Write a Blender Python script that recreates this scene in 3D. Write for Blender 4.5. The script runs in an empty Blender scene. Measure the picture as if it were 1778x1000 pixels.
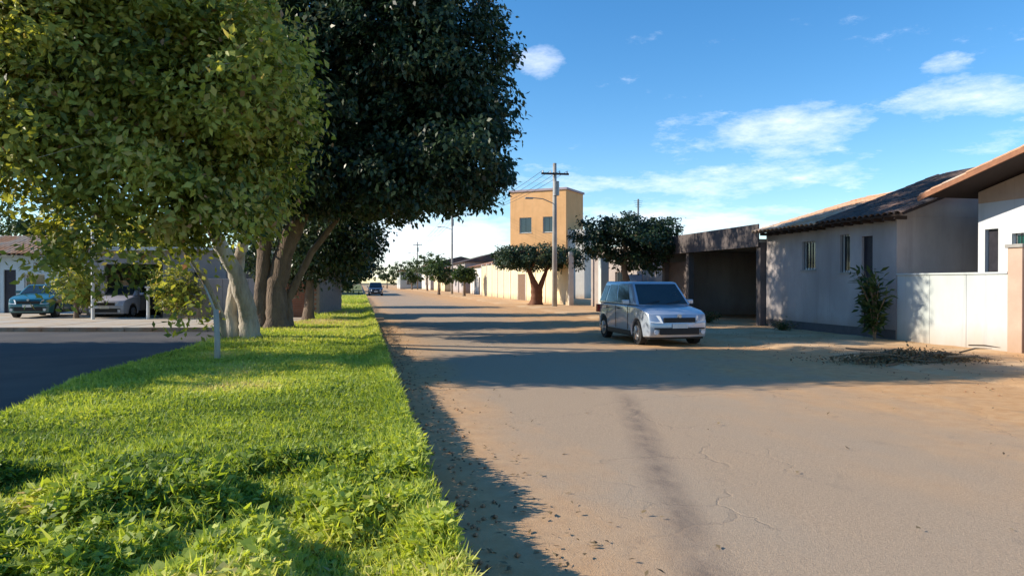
import bpy, bmesh, math, random
import numpy as np
from mathutils import Vector, Matrix, noise as mnoise
R = math.radians
rng = np.random.default_rng(7)
random.seed(7)
scene = bpy.context.scene
COL = scene.collection

# ------------------------------------------------------------------ camera
YAW = R(11.9)                       # the street runs along +Y, the camera looks a little to its right
HC = 1.6
F = 1250.0                          # focal length in photograph pixels (1778 wide)
cam_d = bpy.data.cameras.new('camera')
cam = bpy.data.objects.new('camera', cam_d); COL.objects.link(cam)
cam.location = (0, 0, HC)
cam.rotation_euler = (R(90) - math.atan(10 / F), 0, -YAW)
cam_d.sensor_width = 36; cam_d.lens = 36 * F / 1778
cam_d.clip_start = 0.05; cam_d.clip_end = 5000
scene.camera = cam
CO, SI = math.cos(YAW), math.sin(YAW)
def W(xc, d):                       # (metres right of, metres ahead of the camera) -> world x, y
    return (xc * CO + d * SI, d * CO - xc * SI)
def PX(px, d):                      # picture column at a distance -> world x, y
    return W((px - 889) / F * d, d)
def GP(px, py):                     # a ground point of the photograph -> world x, y
    return PX(px, F * HC / (py - 490))

# ------------------------------------------------------------------ world, sun, exposure
SUN_EL = R(27.5)
SUN_VEC = Vector((-0.98, 0.20, 0)).normalized()          # towards the sun, horizontally
world = bpy.data.worlds.new("World"); scene.world = world; world.use_nodes = True
wn, wl = world.node_tree.nodes, world.node_tree.links
wn.clear()
def wnode(t, **k):
    n = wn.new(t)
    for a, b in k.items(): setattr(n, a, b)
    return n
def wmath(op, a, b=None, c=None, clamp=False):
    n = wn.new('ShaderNodeMath'); n.operation = op; n.use_clamp = clamp
    for i, v in enumerate((a, b, c)):
        if v is None: continue
        if isinstance(v, (int, float)): n.inputs[i].default_value = v
        else: wl.new(v, n.inputs[i])
    return n.outputs[0]
sky = wnode('ShaderNodeTexSky', sky_type='NISHITA', sun_disc=False)
sky.sun_elevation = SUN_EL
sky.sun_rotation = math.atan2(SUN_VEC.x, SUN_VEC.y)
sky.altitude = 900; sky.air_density = 1.1; sky.dust_density = 0.1; sky.ozone_density = 3.2
SKY_STRENGTH = 0.13
tc = wnode('ShaderNodeTexCoord')
sep = wnode('ShaderNodeSeparateXYZ'); wl.new(tc.outputs['Generated'], sep.inputs[0])
# cloud field: noise on a plane high above
zz = wmath('ADD', wmath('MAXIMUM', sep.outputs[2], 0.0), 0.16)
cmb = wnode('ShaderNodeCombineXYZ')
wl.new(wmath('DIVIDE', sep.outputs[0], zz), cmb.inputs[0]); wl.new(wmath('DIVIDE', sep.outputs[1], zz), cmb.inputs[1])
cn = wnode('ShaderNodeTexNoise'); cn.inputs['Scale'].default_value = 3.4; cn.inputs['Detail'].default_value = 12; cn.inputs['Roughness'].default_value = 0.68
wl.new(cmb.outputs[0], cn.inputs['Vector'])
def raydir(px, py):
    v = Vector(((px - 889) / F, 1, -(py - 490) / F)); x, y = W(v.x, 1)
    return Vector((x, y, v.z)).normalized()
total = None
for (px, py, a, b, k) in [(930, 112, .045, .030, 1.1), (1210, 235, .09, .035, .6), (1385, 222, .10, .042, .95), (1330, 300, .22, .03, .6), (1690, 170, .10, .030, 1.0), (1640, 118, .035, .02, .55), (1730, 250, .06, .02, .5), (700, 430, .16, .06, 1.0), (1000, 400, .3, .05, .7), (1300, 380, .25, .04, .5), (960, 315, .10, .03, .55), (1150, 330, .16, .022, .45)]:
    c = raydir(px, py); rt = c.cross(Vector((0, 0, 1))).normalized(); up = rt.cross(c).normalized()
    def dot(v):
        n = wnode('ShaderNodeVectorMath', operation='DOT_PRODUCT'); wl.new(tc.outputs['Generated'], n.inputs[0]); n.inputs[1].default_value = v
        return n.outputs['Value']
    u = wmath('DIVIDE', dot(rt), a); v = wmath('DIVIDE', dot(up), b)
    m = wmath('SUBTRACT', 1.0, wmath('ADD', wmath('MULTIPLY', u, u), wmath('MULTIPLY', v, v)))
    m = wmath('MULTIPLY', wmath('MAXIMUM', m, 0.0), k)
    m = wmath('MULTIPLY', m, wmath('GREATER_THAN', dot(c), 0.5))
    total = m if total is None else wmath('ADD', total, m)
nz = wmath('MULTIPLY', wmath('SUBTRACT', cn.outputs[0], 0.40), 4.6, clamp=True)
near = wmath('MULTIPLY', wmath('SUBTRACT', wmath('ADD', total, wmath('MULTIPLY', wmath('SUBTRACT', cn.outputs[0], .5), 2.6)), .34), .95, clamp=True)
gen = wmath('MULTIPLY', wmath('SUBTRACT', cn.outputs[0], 0.60), 4.0, clamp=True)
cl = wmath('MULTIPLY', wmath('ADD', near, wmath('MULTIPLY', gen, 0.35)), 0.80, clamp=True)
mixc = wnode('ShaderNodeMix', data_type='RGBA')
wl.new(cl, mixc.inputs['Factor'])
hs = wnode('ShaderNodeHueSaturation'); hs.inputs['Saturation'].default_value = 1.28; hs.inputs['Value'].default_value = 1.0
wl.new(sky.outputs[0], hs.inputs['Color']); wl.new(hs.outputs[0], mixc.inputs['A'])
mixc.inputs['B'].default_value = (6.6, 6.9, 7.8, 1)
bg = wnode('ShaderNodeBackground'); bg.inputs['Strength'].default_value = SKY_STRENGTH
wl.new(mixc.outputs['Result'], bg.inputs[0])
wo = wnode('ShaderNodeOutputWorld'); wl.new(bg.outputs[0], wo.inputs[0])

sun_d = bpy.data.lights.new('sun', 'SUN'); sun_d.energy = 4.6; sun_d.angle = R(0.53); sun_d.color = (1.0, 0.90, 0.74)
sun = bpy.data.objects.new('sun', sun_d); COL.objects.link(sun)
sv = Vector((SUN_VEC.x * math.cos(SUN_EL), SUN_VEC.y * math.cos(SUN_EL), math.sin(SUN_EL)))
sun.rotation_euler = sv.to_track_quat('Z', 'Y').to_euler(); sun.location = (-60, -10, 40)
scene.view_settings.view_transform = 'Standard'; scene.view_settings.look = 'None'
scene.view_settings.exposure = 0.65; scene.view_settings.gamma = 1.0; scene.view_settings.use_curve_mapping = False
scene.render.engine = 'CYCLES'
scene.cycles.max_bounces = 6; scene.cycles.diffuse_bounces = 3; scene.cycles.transparent_max_bounces = 6

# ------------------------------------------------------------------ materials
MATS = {}
def new_mat(name):
    m = bpy.data.materials.new(name); m.use_nodes = True
    nt = m.node_tree; nt.nodes.clear()
    out = nt.nodes.new('ShaderNodeOutputMaterial'); b = nt.nodes.new('ShaderNodeBsdfPrincipled')
    nt.links.new(b.outputs[0], out.inputs[0])
    return m, nt, b, out
def mat(name, c1, c2=None, scale=3.0, rough=.8, metal=0., bump=0., bscale=None, c3=None, s3=.4, detail=6, coat=0., stretch=(1, 1, 1), spec=.35, damp=None):
    """procedural surface: two-tone fine noise, a third larger-scale tone, bump"""
    if name in MATS: return MATS[name]
    m, nt, b, out = new_mat(name)
    N, L = nt.nodes, nt.links
    geo = N.new('ShaderNodeNewGeometry'); mp = N.new('ShaderNodeMapping'); mp.inputs['Scale'].default_value = stretch
    L.new(geo.outputs['Position'], mp.inputs['Vector'])
    n1 = N.new('ShaderNodeTexNoise'); n1.inputs['Scale'].default_value = scale; n1.inputs['Detail'].default_value = detail; n1.inputs['Roughness'].default_value = .65
    L.new(mp.outputs[0], n1.inputs['Vector'])
    c2 = c2 or tuple(x * .8 for x in c1)
    rp = N.new('ShaderNodeValToRGB'); rp.color_ramp.elements[0].position = .3; rp.color_ramp.elements[1].position = .7
    rp.color_ramp.elements[0].color = (*c2, 1); rp.color_ramp.elements[1].color = (*c1, 1)
    L.new(n1.outputs[0], rp.inputs[0]); col = rp.outputs[0]
    if c3:
        n3 = N.new('ShaderNodeTexNoise'); n3.inputs['Scale'].default_value = s3; n3.inputs['Detail'].default_value = 5
        L.new(mp.outputs[0], n3.inputs['Vector'])
        r3 = N.new('ShaderNodeValToRGB'); r3.color_ramp.elements[0].position = .42; r3.color_ramp.elements[1].position = .68
        L.new(n3.outputs[0], r3.inputs[0])
        mx = N.new('ShaderNodeMix'); mx.data_type = 'RGBA'; L.new(r3.outputs[0], mx.inputs['Factor']); L.new(col, mx.inputs['A']); mx.inputs['B'].default_value = (*c3, 1)
        col = mx.outputs['Result']
    if damp:                        # rising damp and splashed dirt at the foot, rain streaks below the top
        sp = N.new('ShaderNodeSeparateXYZ'); L.new(geo.outputs['Position'], sp.inputs[0])
        def mm(op, a, bb, cl=False):
            n = N.new('ShaderNodeMath'); n.operation = op; n.use_clamp = cl
            for i, v in enumerate((a, bb)):
                if isinstance(v, (int, float)): n.inputs[i].default_value = v
                else: L.new(v, n.inputs[i])
            return n.outputs[0]
        def nn(sc, st):
            m2 = N.new('ShaderNodeMapping'); m2.inputs['Scale'].default_value = st; L.new(geo.outputs['Position'], m2.inputs['Vector'])
            q = N.new('ShaderNodeTexNoise'); q.inputs['Scale'].default_value = sc; q.inputs['Detail'].default_value = 8; q.inputs['Roughness'].default_value = .7; L.new(m2.outputs[0], q.inputs['Vector']); return q.outputs[0]
        foot = mm('SUBTRACT', mm('ADD', .25, mm('MULTIPLY', nn(1.6, (1, 1, .4)), .75)), sp.outputs[2], True)
        strk = mm('MULTIPLY', mm('SUBTRACT', nn(3.0, (1, 1, .06)), .54), 4.5, True)
        for f, cc in ((mm('MULTIPLY', foot, 1.1, True), damp), (mm('MULTIPLY', strk, .45), tuple(v * .45 for v in c1))):
            mx = N.new('ShaderNodeMix'); mx.data_type = 'RGBA'; L.new(f, mx.inputs['Factor']); L.new(col, mx.inputs['A']); mx.inputs['B'].default_value = (*cc, 1); col = mx.outputs['Result']
    L.new(col, b.inputs['Base Color'])
    b.inputs['Roughness'].default_value = rough; b.inputs['Metallic'].default_value = metal
    b.inputs['Specular IOR Level'].default_value = spec
    b.inputs['Coat Weight'].default_value = coat; b.inputs['Coat Roughness'].default_value = .06
    if bump:
        n2 = N.new('ShaderNodeTexNoise'); n2.inputs['Scale'].default_value = bscale or scale * 4; n2.inputs['Detail'].default_value = 8
        L.new(mp.outputs[0], n2.inputs['Vector'])
        bp = N.new('ShaderNodeBump'); bp.inputs['Strength'].default_value = bump; bp.inputs['Distance'].default_value = .06 if 'bark' in name else .02
        L.new(n2.outputs[0], bp.inputs['Height']); L.new(bp.outputs[0], b.inputs['Normal'])
    MATS[name] = m; return m

def leaf_mat(name, cols, trans=.45, rough=.5):
    """leaf: colour varies leaf by leaf through the 'tone' attribute; light passes through"""
    m, nt, b, out = new_mat(name); N, L = nt.nodes, nt.links
    at = N.new('ShaderNodeAttribute'); at.attribute_name = 'tone'
    rp = N.new('ShaderNodeValToRGB'); e = rp.color_ramp.elements
    while len(e) < len(cols): e.new(.5)
    for i, c in enumerate(cols):
        e[i].position = i / (len(cols) - 1); e[i].color = (*c, 1)
    L.new(at.outputs['Fac'], rp.inputs[0]); L.new(rp.outputs[0], b.inputs['Base Color'])
    b.inputs['Roughness'].default_value = rough; b.inputs['Specular IOR Level'].default_value = .35
    tr = N.new('ShaderNodeBsdfTranslucent')
    hs = N.new('ShaderNodeHueSaturation'); hs.inputs['Hue'].default_value = .485; hs.inputs['Saturation'].default_value = 1.15; hs.inputs['Value'].default_value = 1.5
    L.new(rp.outputs[0], hs.inputs['Color']); L.new(hs.outputs[0], tr.inputs[0])
    ms = N.new('ShaderNodeMixShader'); ms.inputs[0].default_value = trans
    L.new(b.outputs[0], ms.inputs[1]); L.new(tr.outputs[0], ms.inputs[2]); L.new(ms.outputs[0], out.inputs[0])
    return m

M_bark_pale = mat('pale_bark', (.50, .43, .34), (.24, .19, .14), 5, .9, bump=.8, stretch=(1, 1, .25), c3=(.62, .58, .5), s3=1.5)
M_bark = mat('brown_bark', (.25, .18, .13), (.11, .08, .06), 6, .9, bump=.8, stretch=(1, 1, .3))
M_plaster_white = mat('white_plaster', (.50, .53, .54), (.45, .48, .48), 1.6, .85, bump=.15, c3=(.42, .46, .42), s3=.9, stretch=(1, 1, .35), damp=(.36, .27, .19))
M_plaster_grey = mat('grey_plaster', (.46, .41, .40), (.37, .33, .32), 1.8, .9, bump=.2, c3=(.30, .27, .26), s3=.7, stretch=(1, 1, .5), damp=(.30, .19, .11))
M_plaster_pink = mat('pink_plaster', (.50, .36, .28), (.42, .30, .23), 2, .85, bump=.15, damp=(.30, .19, .11))
M_cream = mat('cream_plaster', (.80, .66, .40), (.70, .56, .33), 1.2, .85, bump=.1, c3=(.6, .5, .34), s3=.4, damp=(.30, .19, .11))
M_orange = mat('orange_plaster', (.72, .41, .19), (.63, .35, .15), 1.2, .85, bump=.1, damp=(.30, .19, .11))
M_palewall = mat('pale_wall', (.66, .62, .56), (.55, .52, .47), 1.5, .85, bump=.1, damp=(.30, .19, .11))
M_brick = mat('red_brick_wall', (.36, .14, .08), (.25, .10, .06), 3, .9, bump=.3)
M_tile = mat('terracotta_tile', (.48, .22, .11), (.30, .13, .07), 5, .85, bump=.3, c3=(.24, .17, .13), s3=1.1)
M_tile_old = mat('blackened_tile', (.11, .09, .085), (.05, .045, .045), 5, .9, bump=.3, c3=(.16, .10, .08), s3=1.2)
M_tile_pale = mat('weathered_pale_tile', (.62, .34, .19), (.46, .24, .13), 5, .85, bump=.3, c3=(.5, .42, .34), s3=1.2)
M_edge = mat('red_brown_edge', (.32, .15, .08), (.22, .10, .06), 5, .85, bump=.2)
M_wood = mat('dark_wood', (.05, .035, .03), (.03, .02, .018), 6, .8, stretch=(4, 1, 4))
M_metal_dark = mat('dark_painted_metal', (.035, .033, .045), (.02, .02, .028), 8, .5, metal=.3)
M_metal_blue = mat('blue_painted_metal', (.03, .10, .22), (.02, .07, .16), 6, .45)
M_iron = mat('grey_metal', (.3, .3, .3), (.2, .2, .2), 6, .5, metal=.7)
M_glass = mat('window_glass', (.03, .045, .05), (.02, .03, .035), 2, .08, spec=.8)
M_glass_teal = mat('teal_glass', (.03, .12, .10), (.02, .07, .065), 3, .12, spec=.8)
M_frame_white = mat('white_frame', (.7, .7, .68), (.6, .6, .58), 5, .5)
M_concrete = mat('concrete', (.40, .38, .35), (.28, .27, .25), 3, .9, bump=.3, c3=(.24, .22, .20), s3=1)
M_kerb = mat('kerb_concrete', (.34, .30, .26), (.20, .17, .14), 5, .9, bump=.6, c3=(.30, .17, .10), s3=2)
M_sidewalk = mat('pavement_concrete', (.52, .47, .40), (.42, .37, .31), 3, .9, bump=.3, c3=(.46, .34, .22), s3=.7)
M_asphalt = mat('dark_asphalt', (.075, .072, .075), (.045, .044, .047), 30, .85, bump=.4, c3=(.10, .09, .085), s3=.5)
M_stake = mat('whitewashed_wood', (.50, .47, .41), (.34, .31, .26), 8, .8, bump=.3, stretch=(1, 1, .2))
M_tyre = mat('tyre_rubber', (.025, .025, .026), (.015, .015, .016), 20, .85)
M_rim = mat('wheel_rim', (.5, .5, .52), (.4, .4, .42), 10, .3, metal=.8)
M_silver = mat('sky_tinted_silver_paint', (.42, .48, .57), (.40, .46, .55), 40, .28, metal=.35, coat=.8)  # blue of the reflected sky put into the silver base colour
M_darkpaint = mat('dark_car_paint', (.03, .03, .04), (.025, .025, .03), 40, .3, coat=.8)
M_tealpaint = mat('teal_car_paint', (.02, .14, .17), (.02, .12, .15), 40, .3, coat=.8)
M_lilacpaint = mat('pale_grey_car_paint', (.50, .49, .56), (.46, .45, .52), 40, .3, coat=.8)
M_plastic = mat('black_plastic', (.02, .02, .022), (.015, .015, .016), 20, .5)
M_lamp = mat('headlight_lens', (.7, .72, .75), (.6, .62, .66), 10, .1, spec=.8)
M_redlens = mat('red_lens', (.35, .02, .02), (.3, .02, .02), 10, .2)
M_soil = mat('dry_soil', (.34, .19, .10), (.24, .13, .07), 3, .95, bump=.7, c3=(.42, .27, .16), s3=.8)
M_drybr = mat('dry_branch', (.27, .19, .12), (.15, .10, .06), 8, .9, bump=.3)

# road: dusty asphalt with ochre dust towards its edges and one dark streak
def road_mat():
    m, nt, b, out = new_mat('dusty_asphalt'); N, L = nt.nodes, nt.links
    def mth(op, a, bb=None, clamp=False):
        n = N.new('ShaderNodeMath'); n.operation = op; n.use_clamp = clamp
        for i, v in enumerate((a, bb)):
            if v is None: continue
            if isinstance(v, (int, float)): n.inputs[i].default_value = v
            else: L.new(v, n.inputs[i])
        return n.outputs[0]
    def noise(sc, det=6, st=(1, 1, 1), rough=.6):
        mp = N.new('ShaderNodeMapping'); mp.inputs['Scale'].default_value = st; L.new(geo.outputs['Position'], mp.inputs['Vector'])
        n = N.new('ShaderNodeTexNoise'); n.inputs['Scale'].default_value = sc; n.inputs['Detail'].default_value = det; n.inputs['Roughness'].default_value = rough
        L.new(mp.outputs[0], n.inputs['Vector']); return n.outputs[0]
    def mix(f, a, c):
        n = N.new('ShaderNodeMix'); n.data_type = 'RGBA'; L.new(f, n.inputs['Factor'])
        if isinstance(a, tuple): n.inputs['A'].default_value = (*a, 1)
        else: L.new(a, n.inputs['A'])
        if isinstance(c, tuple): n.inputs['B'].default_value = (*c, 1)
        else: L.new(c, n.inputs['B'])
        return n.outputs['Result']
    geo = N.new('ShaderNodeNewGeometry'); sp = N.new('ShaderNodeSeparateXYZ'); L.new(geo.outputs['Position'], sp.inputs[0])
    x, y = sp.outputs[0], sp.outputs[1]
    fine = mth('MULTIPLY', mth('SUBTRACT', noise(60, 6, (1, 1, 1), .8), .36), 3.2, True)
    base = mix(fine, (.30, .22, .15), (.53, .39, .265))
    # wheel lanes, worn greyer
    big = noise(.45, 6, (1, .35, 1))
    base = mix(mth('MULTIPLY', mth('SUBTRACT', big, .45), 3.0, True), base, (.38, .30, .22))
    # ochre dust near both edges
    wob = mth('MULTIPLY', mth('SUBTRACT', noise(1.1, 7, (1, .5, 1)), .5), 2.6)
    dl = mth('SUBTRACT', 1.0, mth('DIVIDE', mth('ADD', mth('SUBTRACT', x, .85), mth('MULTIPLY', wob, .8)), 1.1), True)
    dr = mth('DIVIDE', mth('ADD', mth('SUBTRACT', x, 3.2), mth('MULTIPLY', wob, 2.6)), 4.6, True)
    dr = mth('MULTIPLY', dr, dr)
    dust = mth('MAXIMUM', mth('MULTIPLY', dl, .85), mth('MULTIPLY', dr, .95), True)
    dcol = mix(mth('MULTIPLY', mth('SUBTRACT', noise(5, 8), .3), 2.2, True), (.52, .28, .12), (.66, .41, .21))
    base = mix(dust, base, dcol)
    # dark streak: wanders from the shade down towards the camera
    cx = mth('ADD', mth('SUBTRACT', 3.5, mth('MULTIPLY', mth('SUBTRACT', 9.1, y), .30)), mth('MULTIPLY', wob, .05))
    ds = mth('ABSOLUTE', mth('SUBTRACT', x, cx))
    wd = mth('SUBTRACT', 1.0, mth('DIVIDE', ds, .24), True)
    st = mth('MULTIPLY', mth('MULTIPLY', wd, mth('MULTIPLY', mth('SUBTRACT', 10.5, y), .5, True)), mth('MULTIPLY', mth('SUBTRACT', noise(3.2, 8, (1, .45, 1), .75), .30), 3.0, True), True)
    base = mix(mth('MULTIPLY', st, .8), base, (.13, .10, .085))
    # scattered stains and patches
    pt = mth('MULTIPLY', mth('SUBTRACT', noise(.9, 8, (1, 1, 1), .7), .60), 7, True)
    base = mix(mth('MULTIPLY', pt, .45), base, (.16, .135, .115))
    # cracks
    vo = N.new('ShaderNodeTexVoronoi'); vo.feature = 'DISTANCE_TO_EDGE'; vo.inputs['Scale'].default_value = .55
    wmp = N.new('ShaderNodeMapping'); L.new(geo.outputs['Position'], wmp.inputs['Vector'])
    nz = N.new('ShaderNodeTexNoise'); nz.inputs['Scale'].default_value = 2.5; nz.inputs['Detail'].default_value = 6; L.new(geo.outputs['Position'], nz.inputs['Vector'])
    ad = N.new('ShaderNodeVectorMath'); ad.operation = 'MULTIPLY_ADD'; L.new(nz.outputs['Color'], ad.inputs[0]); ad.inputs[1].default_value = (.7, .7, .0); L.new(wmp.outputs[0], ad.inputs[2])
    L.new(ad.outputs[0], vo.inputs['Vector'])
    ck = mth('SUBTRACT', 1.0, mth('DIVIDE', vo.outputs['Distance'], .011), True)
    ck = mth('MULTIPLY', ck, mth('MULTIPLY', mth('SUBTRACT', noise(.5, 3), .46), 8, True), True)
    base = mix(mth('MULTIPLY', ck, .2), base, (.10, .08, .065))
    L.new(base, b.inputs['Base Color']); b.inputs['Roughness'].default_value = .9; b.inputs['Specular IOR Level'].default_value = .2
    bp = N.new('ShaderNodeBump'); bp.inputs['Strength'].default_value = .55; bp.inputs['Distance'].default_value = .012
    h = mth('SUBTRACT', mth('ADD', noise(120, 3), mth('MULTIPLY', noise(14, 6), .8)), mth('MULTIPLY', ck, .6))
    L.new(h, bp.inputs['Height']); L.new(bp.outputs[0], b.inputs['Normal'])
    return m
M_road = road_mat()
M_dirt = mat('ochre_dirt', (.58, .35, .17), (.46, .26, .12), 4, .95, bump=.7, bscale=22, c3=(.62, .43, .25), s3=.6)
M_farground = mat('far_ground', (.16, .13, .07), (.09, .10, .04), .2, .95, c3=(.2, .14, .08), s3=.03)
M_lawn = mat('lawn_soil', (.16, .21, .05), (.10, .14, .03), 5, .95, bump=.6, c3=(.16, .13, .06), s3=.8)

LEAF_NEAR = leaf_mat('olive_leaf', [(.05, .08, .022), (.14, .175, .038), (.29, .32, .06), (.50, .50, .12), (.42, .25, .13)], .42)
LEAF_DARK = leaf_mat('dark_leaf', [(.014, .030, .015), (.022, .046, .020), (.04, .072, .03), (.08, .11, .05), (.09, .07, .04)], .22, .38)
LEAF_MID = leaf_mat('mid_leaf', [(.02, .045, .015), (.045, .08, .022), (.08, .12, .03)], .35)
LEAF_GRASS = leaf_mat('grass_leaf', [(.12, .19, .04), (.29, .38, .065), (.46, .53, .10), (.60, .62, .16), (.60, .50, .24), (.55, .40, .24)], .42, .55)
LEAF_DRY = leaf_mat('dry_leaf', [(.10, .075, .04), (.2, .15, .08), (.3, .23, .13)], .25, .8)

# ------------------------------------------------------------------ mesh helpers
class MB:
    def __init__(s): s.v = []; s.f = []
    def add(s, vs, fs):
        o = len(s.v); s.v += [tuple(v) for v in vs]; s.f += [tuple(i + o for i in f) for f in fs]; return s
    def box(s, x0, x1, y0, y1, z0, z1):
        return s.add([(x0, y0, z0), (x1, y0, z0), (x1, y1, z0), (x0, y1, z0), (x0, y0, z1), (x1, y0, z1), (x1, y1, z1), (x0, y1, z1)],
                     [(0, 3, 2, 1), (4, 5, 6, 7), (0, 1, 5, 4), (1, 2, 6, 5), (2, 3, 7, 6), (3, 0, 4, 7)])
    def tube(s, pts, rad, n=8, cap=True):
        pts = [Vector(p) for p in pts]
        if not hasattr(rad, '__len__'): rad = [rad] * len(pts)
        rings = []; ref = Vector((0.3, 1, 0.1)).normalized()
        for i, p in enumerate(pts):
            t = (pts[min(i + 1, len(pts) - 1)] - pts[max(i - 1, 0)]).normalized()
            if abs(t.dot(ref)) > .95: ref = Vector((1, 0, .2)).normalized()
            a = t.cross(ref).normalized(); b = t.cross(a)
            rings.append([p + (a * math.cos(k * 2 * math.pi / n) + b * math.sin(k * 2 * math.pi / n)) * rad[i] for k in range(n)])
        vs = [v for r in rings for v in r]; fs = []
        for i in range(len(pts) - 1):
            for k in range(n):
                fs.append((i * n + k, i * n + (k + 1) % n, (i + 1) * n + (k + 1) % n, (i + 1) * n + k))
        if cap: fs += [tuple(range(n - 1, -1, -1)), tuple((len(pts) - 1) * n + k for k in range(n))]
        return s.add(vs, fs)
    def poly(s, pts, z0, z1):           # vertical prism over a ground outline
        n = len(pts)
        return s.add([(x, y, z0) for x, y in pts] + [(x, y, z1) for x, y in pts],
                     [tuple(range(n - 1, -1, -1)), tuple(range(n, 2 * n))] + [(i, (i + 1) % n, n + (i + 1) % n, n + i) for i in range(n)])
    def prism_x(s, prof, x0, x1):       # profile in (y,z), extruded along x
        n = len(prof)
        return s.add([(x0, y, z) for y, z in prof] + [(x1, y, z) for y, z in prof],
                     [tuple(range(n)), tuple(range(2 * n - 1, n - 1, -1))] + [(i, n + i, n + (i + 1) % n, (i + 1) % n) for i in range(n)])
    def prism_y(s, prof, y0, y1):       # profile in (x,z), extruded along y
        n = len(prof)
        return s.add([(x, y0, z) for x, z in prof] + [(x, y1, z) for x, z in prof],
                     [tuple(range(n)), tuple(range(2 * n - 1, n - 1, -1))] + [(i, n + i, n + (i + 1) % n, (i + 1) % n) for i in range(n)])
    def mesh(s, name, smooth=False, bevel=0., fix=True):
        me = bpy.data.meshes.new(name); me.from_pydata(s.v, [], s.f); me.validate()
        if bevel or fix:
            bm = bmesh.new(); bm.from_mesh(me)
            if bevel: bmesh.ops.bevel(bm, geom=bm.edges[:], offset=bevel, segments=2, affect='EDGES', profile=.6)
            bmesh.ops.recalc_face_normals(bm, faces=bm.faces[:]); bm.to_mesh(me); bm.free()
        if smooth:
            for p in me.polygons: p.use_smooth = True
        return me
    def build(s, name, m, parent=None, smooth=False, bevel=0., **k):
        return link(name, s.mesh(name, smooth, bevel), m, parent, **k)
def link(name, me, m=None, parent=None, label=None, cat=None, group=None, kind=None, loc=None, rz=0):
    o = bpy.data.objects.new(name, me); COL.objects.link(o)
    if m and not me.materials: me.materials.append(m)
    if parent: o.parent = parent
    if loc: o.location = loc
    if rz: o.rotation_euler.z = rz
    tag(o, label, cat, group, kind); return o
def tag(o, label=None, cat=None, group=None, kind=None):
    if label: o['label'] = label
    if cat: o['category'] = cat
    if group: o['group'] = group
    if kind: o['kind'] = kind
def thing(name, label, cat, loc=(0, 0, 0), rz=0, group=None):
    o = bpy.data.objects.new(name, None); COL.objects.link(o); o.empty_display_size = .3
    o.location = loc; o.rotation_euler.z = rz; tag(o, label, cat, group); return o
def np_mesh(name, verts, quads, tone=None, m=None, nv=4):
    me = bpy.data.meshes.new(name); nf = len(quads)
    me.vertices.add(len(verts)); me.vertices.foreach_set('co', verts.astype(np.float32).ravel())
    me.loops.add(nf * nv); me.loops.foreach_set('vertex_index', quads.astype(np.int32).ravel())
    me.polygons.add(nf); me.polygons.foreach_set('loop_start', np.arange(0, nf * nv, nv, dtype=np.int32))
    me.update(calc_edges=True)
    if tone is not None:
        a = me.attributes.new('tone', 'FLOAT', 'FACE'); a.data.foreach_set('value', tone.astype(np.float32))
    if m: me.materials.append(m)
    return me
def norm(a): return a / np.maximum(np.linalg.norm(a, axis=1, keepdims=True), 1e-9)
def leaves(pos, nrm, axis, length, width, fold=.15):
    """each leaf is a lozenge of four vertices folded a little along its midrib"""
    n = len(pos); nrm = norm(nrm); axis = norm(axis - nrm * (axis * nrm).sum(1, keepdims=True)); side = np.cross(nrm, axis)
    L = length[:, None]; Wd = width[:, None]
    v = np.empty((n, 4, 3))
    v[:, 0] = pos
    v[:, 1] = pos + axis * L * .45 + side * Wd * .5 + nrm * Wd * fold
    v[:, 2] = pos + axis * L
    v[:, 3] = pos + axis * L * .45 - side * Wd * .5 + nrm * Wd * fold
    return v.reshape(-1, 3), np.arange(n * 4).reshape(-1, 4)
def vnoise(x, y, seed=0):
    xi = np.floor(x).astype(np.int64); yi = np.floor(y).astype(np.int64); fx = x - xi; fy = y - yi
    fx = fx * fx * (3 - 2 * fx); fy = fy * fy * (3 - 2 * fy)
    def h(a, b):
        k = (a * 374761393 + b * 668265263 + seed * 982451653) & 0xffffffff
        k = ((k ^ (k >> 13)) * 1274126177) & 0xffffffff
        return ((k ^ (k >> 16)) & 0xffff) / 65535.
    return (h(xi, yi) * (1 - fx) + h(xi + 1, yi) * fx) * (1 - fy) + (h(xi, yi + 1) * (1 - fx) + h(xi + 1, yi + 1) * fx) * fy
def fbm(x, y, o=4, seed=0):
    t = 0; a = .5; s = 0
    for i in range(o): t = t + a * vnoise(x, y, seed + i); s += a; a *= .5; x = x * 2.03 + 7.1; y = y * 2.03 + 3.7
    return t / s

# ------------------------------------------------------------------ setting: ground
gm = MB(); gm.add([(-900, -900, -.16), (900, -900, -.16), (900, 1500, -.16), (-900, 1500, -.16)], [(0, 1, 2, 3)])
gm.build('ground', M_farground, kind='structure')

KX = 0.41                         # right edge of the green strip = kerb line
ROAD_R = 10.2
# carriageway as a gridded sheet, slightly uneven
def sheet(name, xs, ys, hfun, m, inside=None, smooth=True):
    X, Y = np.meshgrid(xs, ys); Z = hfun(X, Y); nx, ny = len(xs), len(ys)
    v = np.stack([X, Y, Z], -1).reshape(-1, 3); i = np.arange((nx - 1) * (ny - 1)); r = i // (nx - 1); c = i % (nx - 1)
    q = np.stack([r * nx + c, r * nx + c + 1, (r + 1) * nx + c + 1, (r + 1) * nx + c], 1)
    me = np_mesh(name, v, q, None, m)
    me.polygons.foreach_set('use_smooth', np.ones(len(q), bool)); return link(name, me, kind='structure')
ys = np.concatenate([np.arange(-8, 30, .35), np.arange(30, 90, 1.5), np.arange(90, 420, 15)])
def hroad(X, Y): return .015 * (fbm(X * .8, Y * .5, 3, 5) - .5) - .03 * np.clip((X - 5) / 6, 0, 1) * 0 + 0 * X
sheet('road', np.arange(KX - .02, ROAD_R + .31, .3), ys, hroad, M_road)
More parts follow.
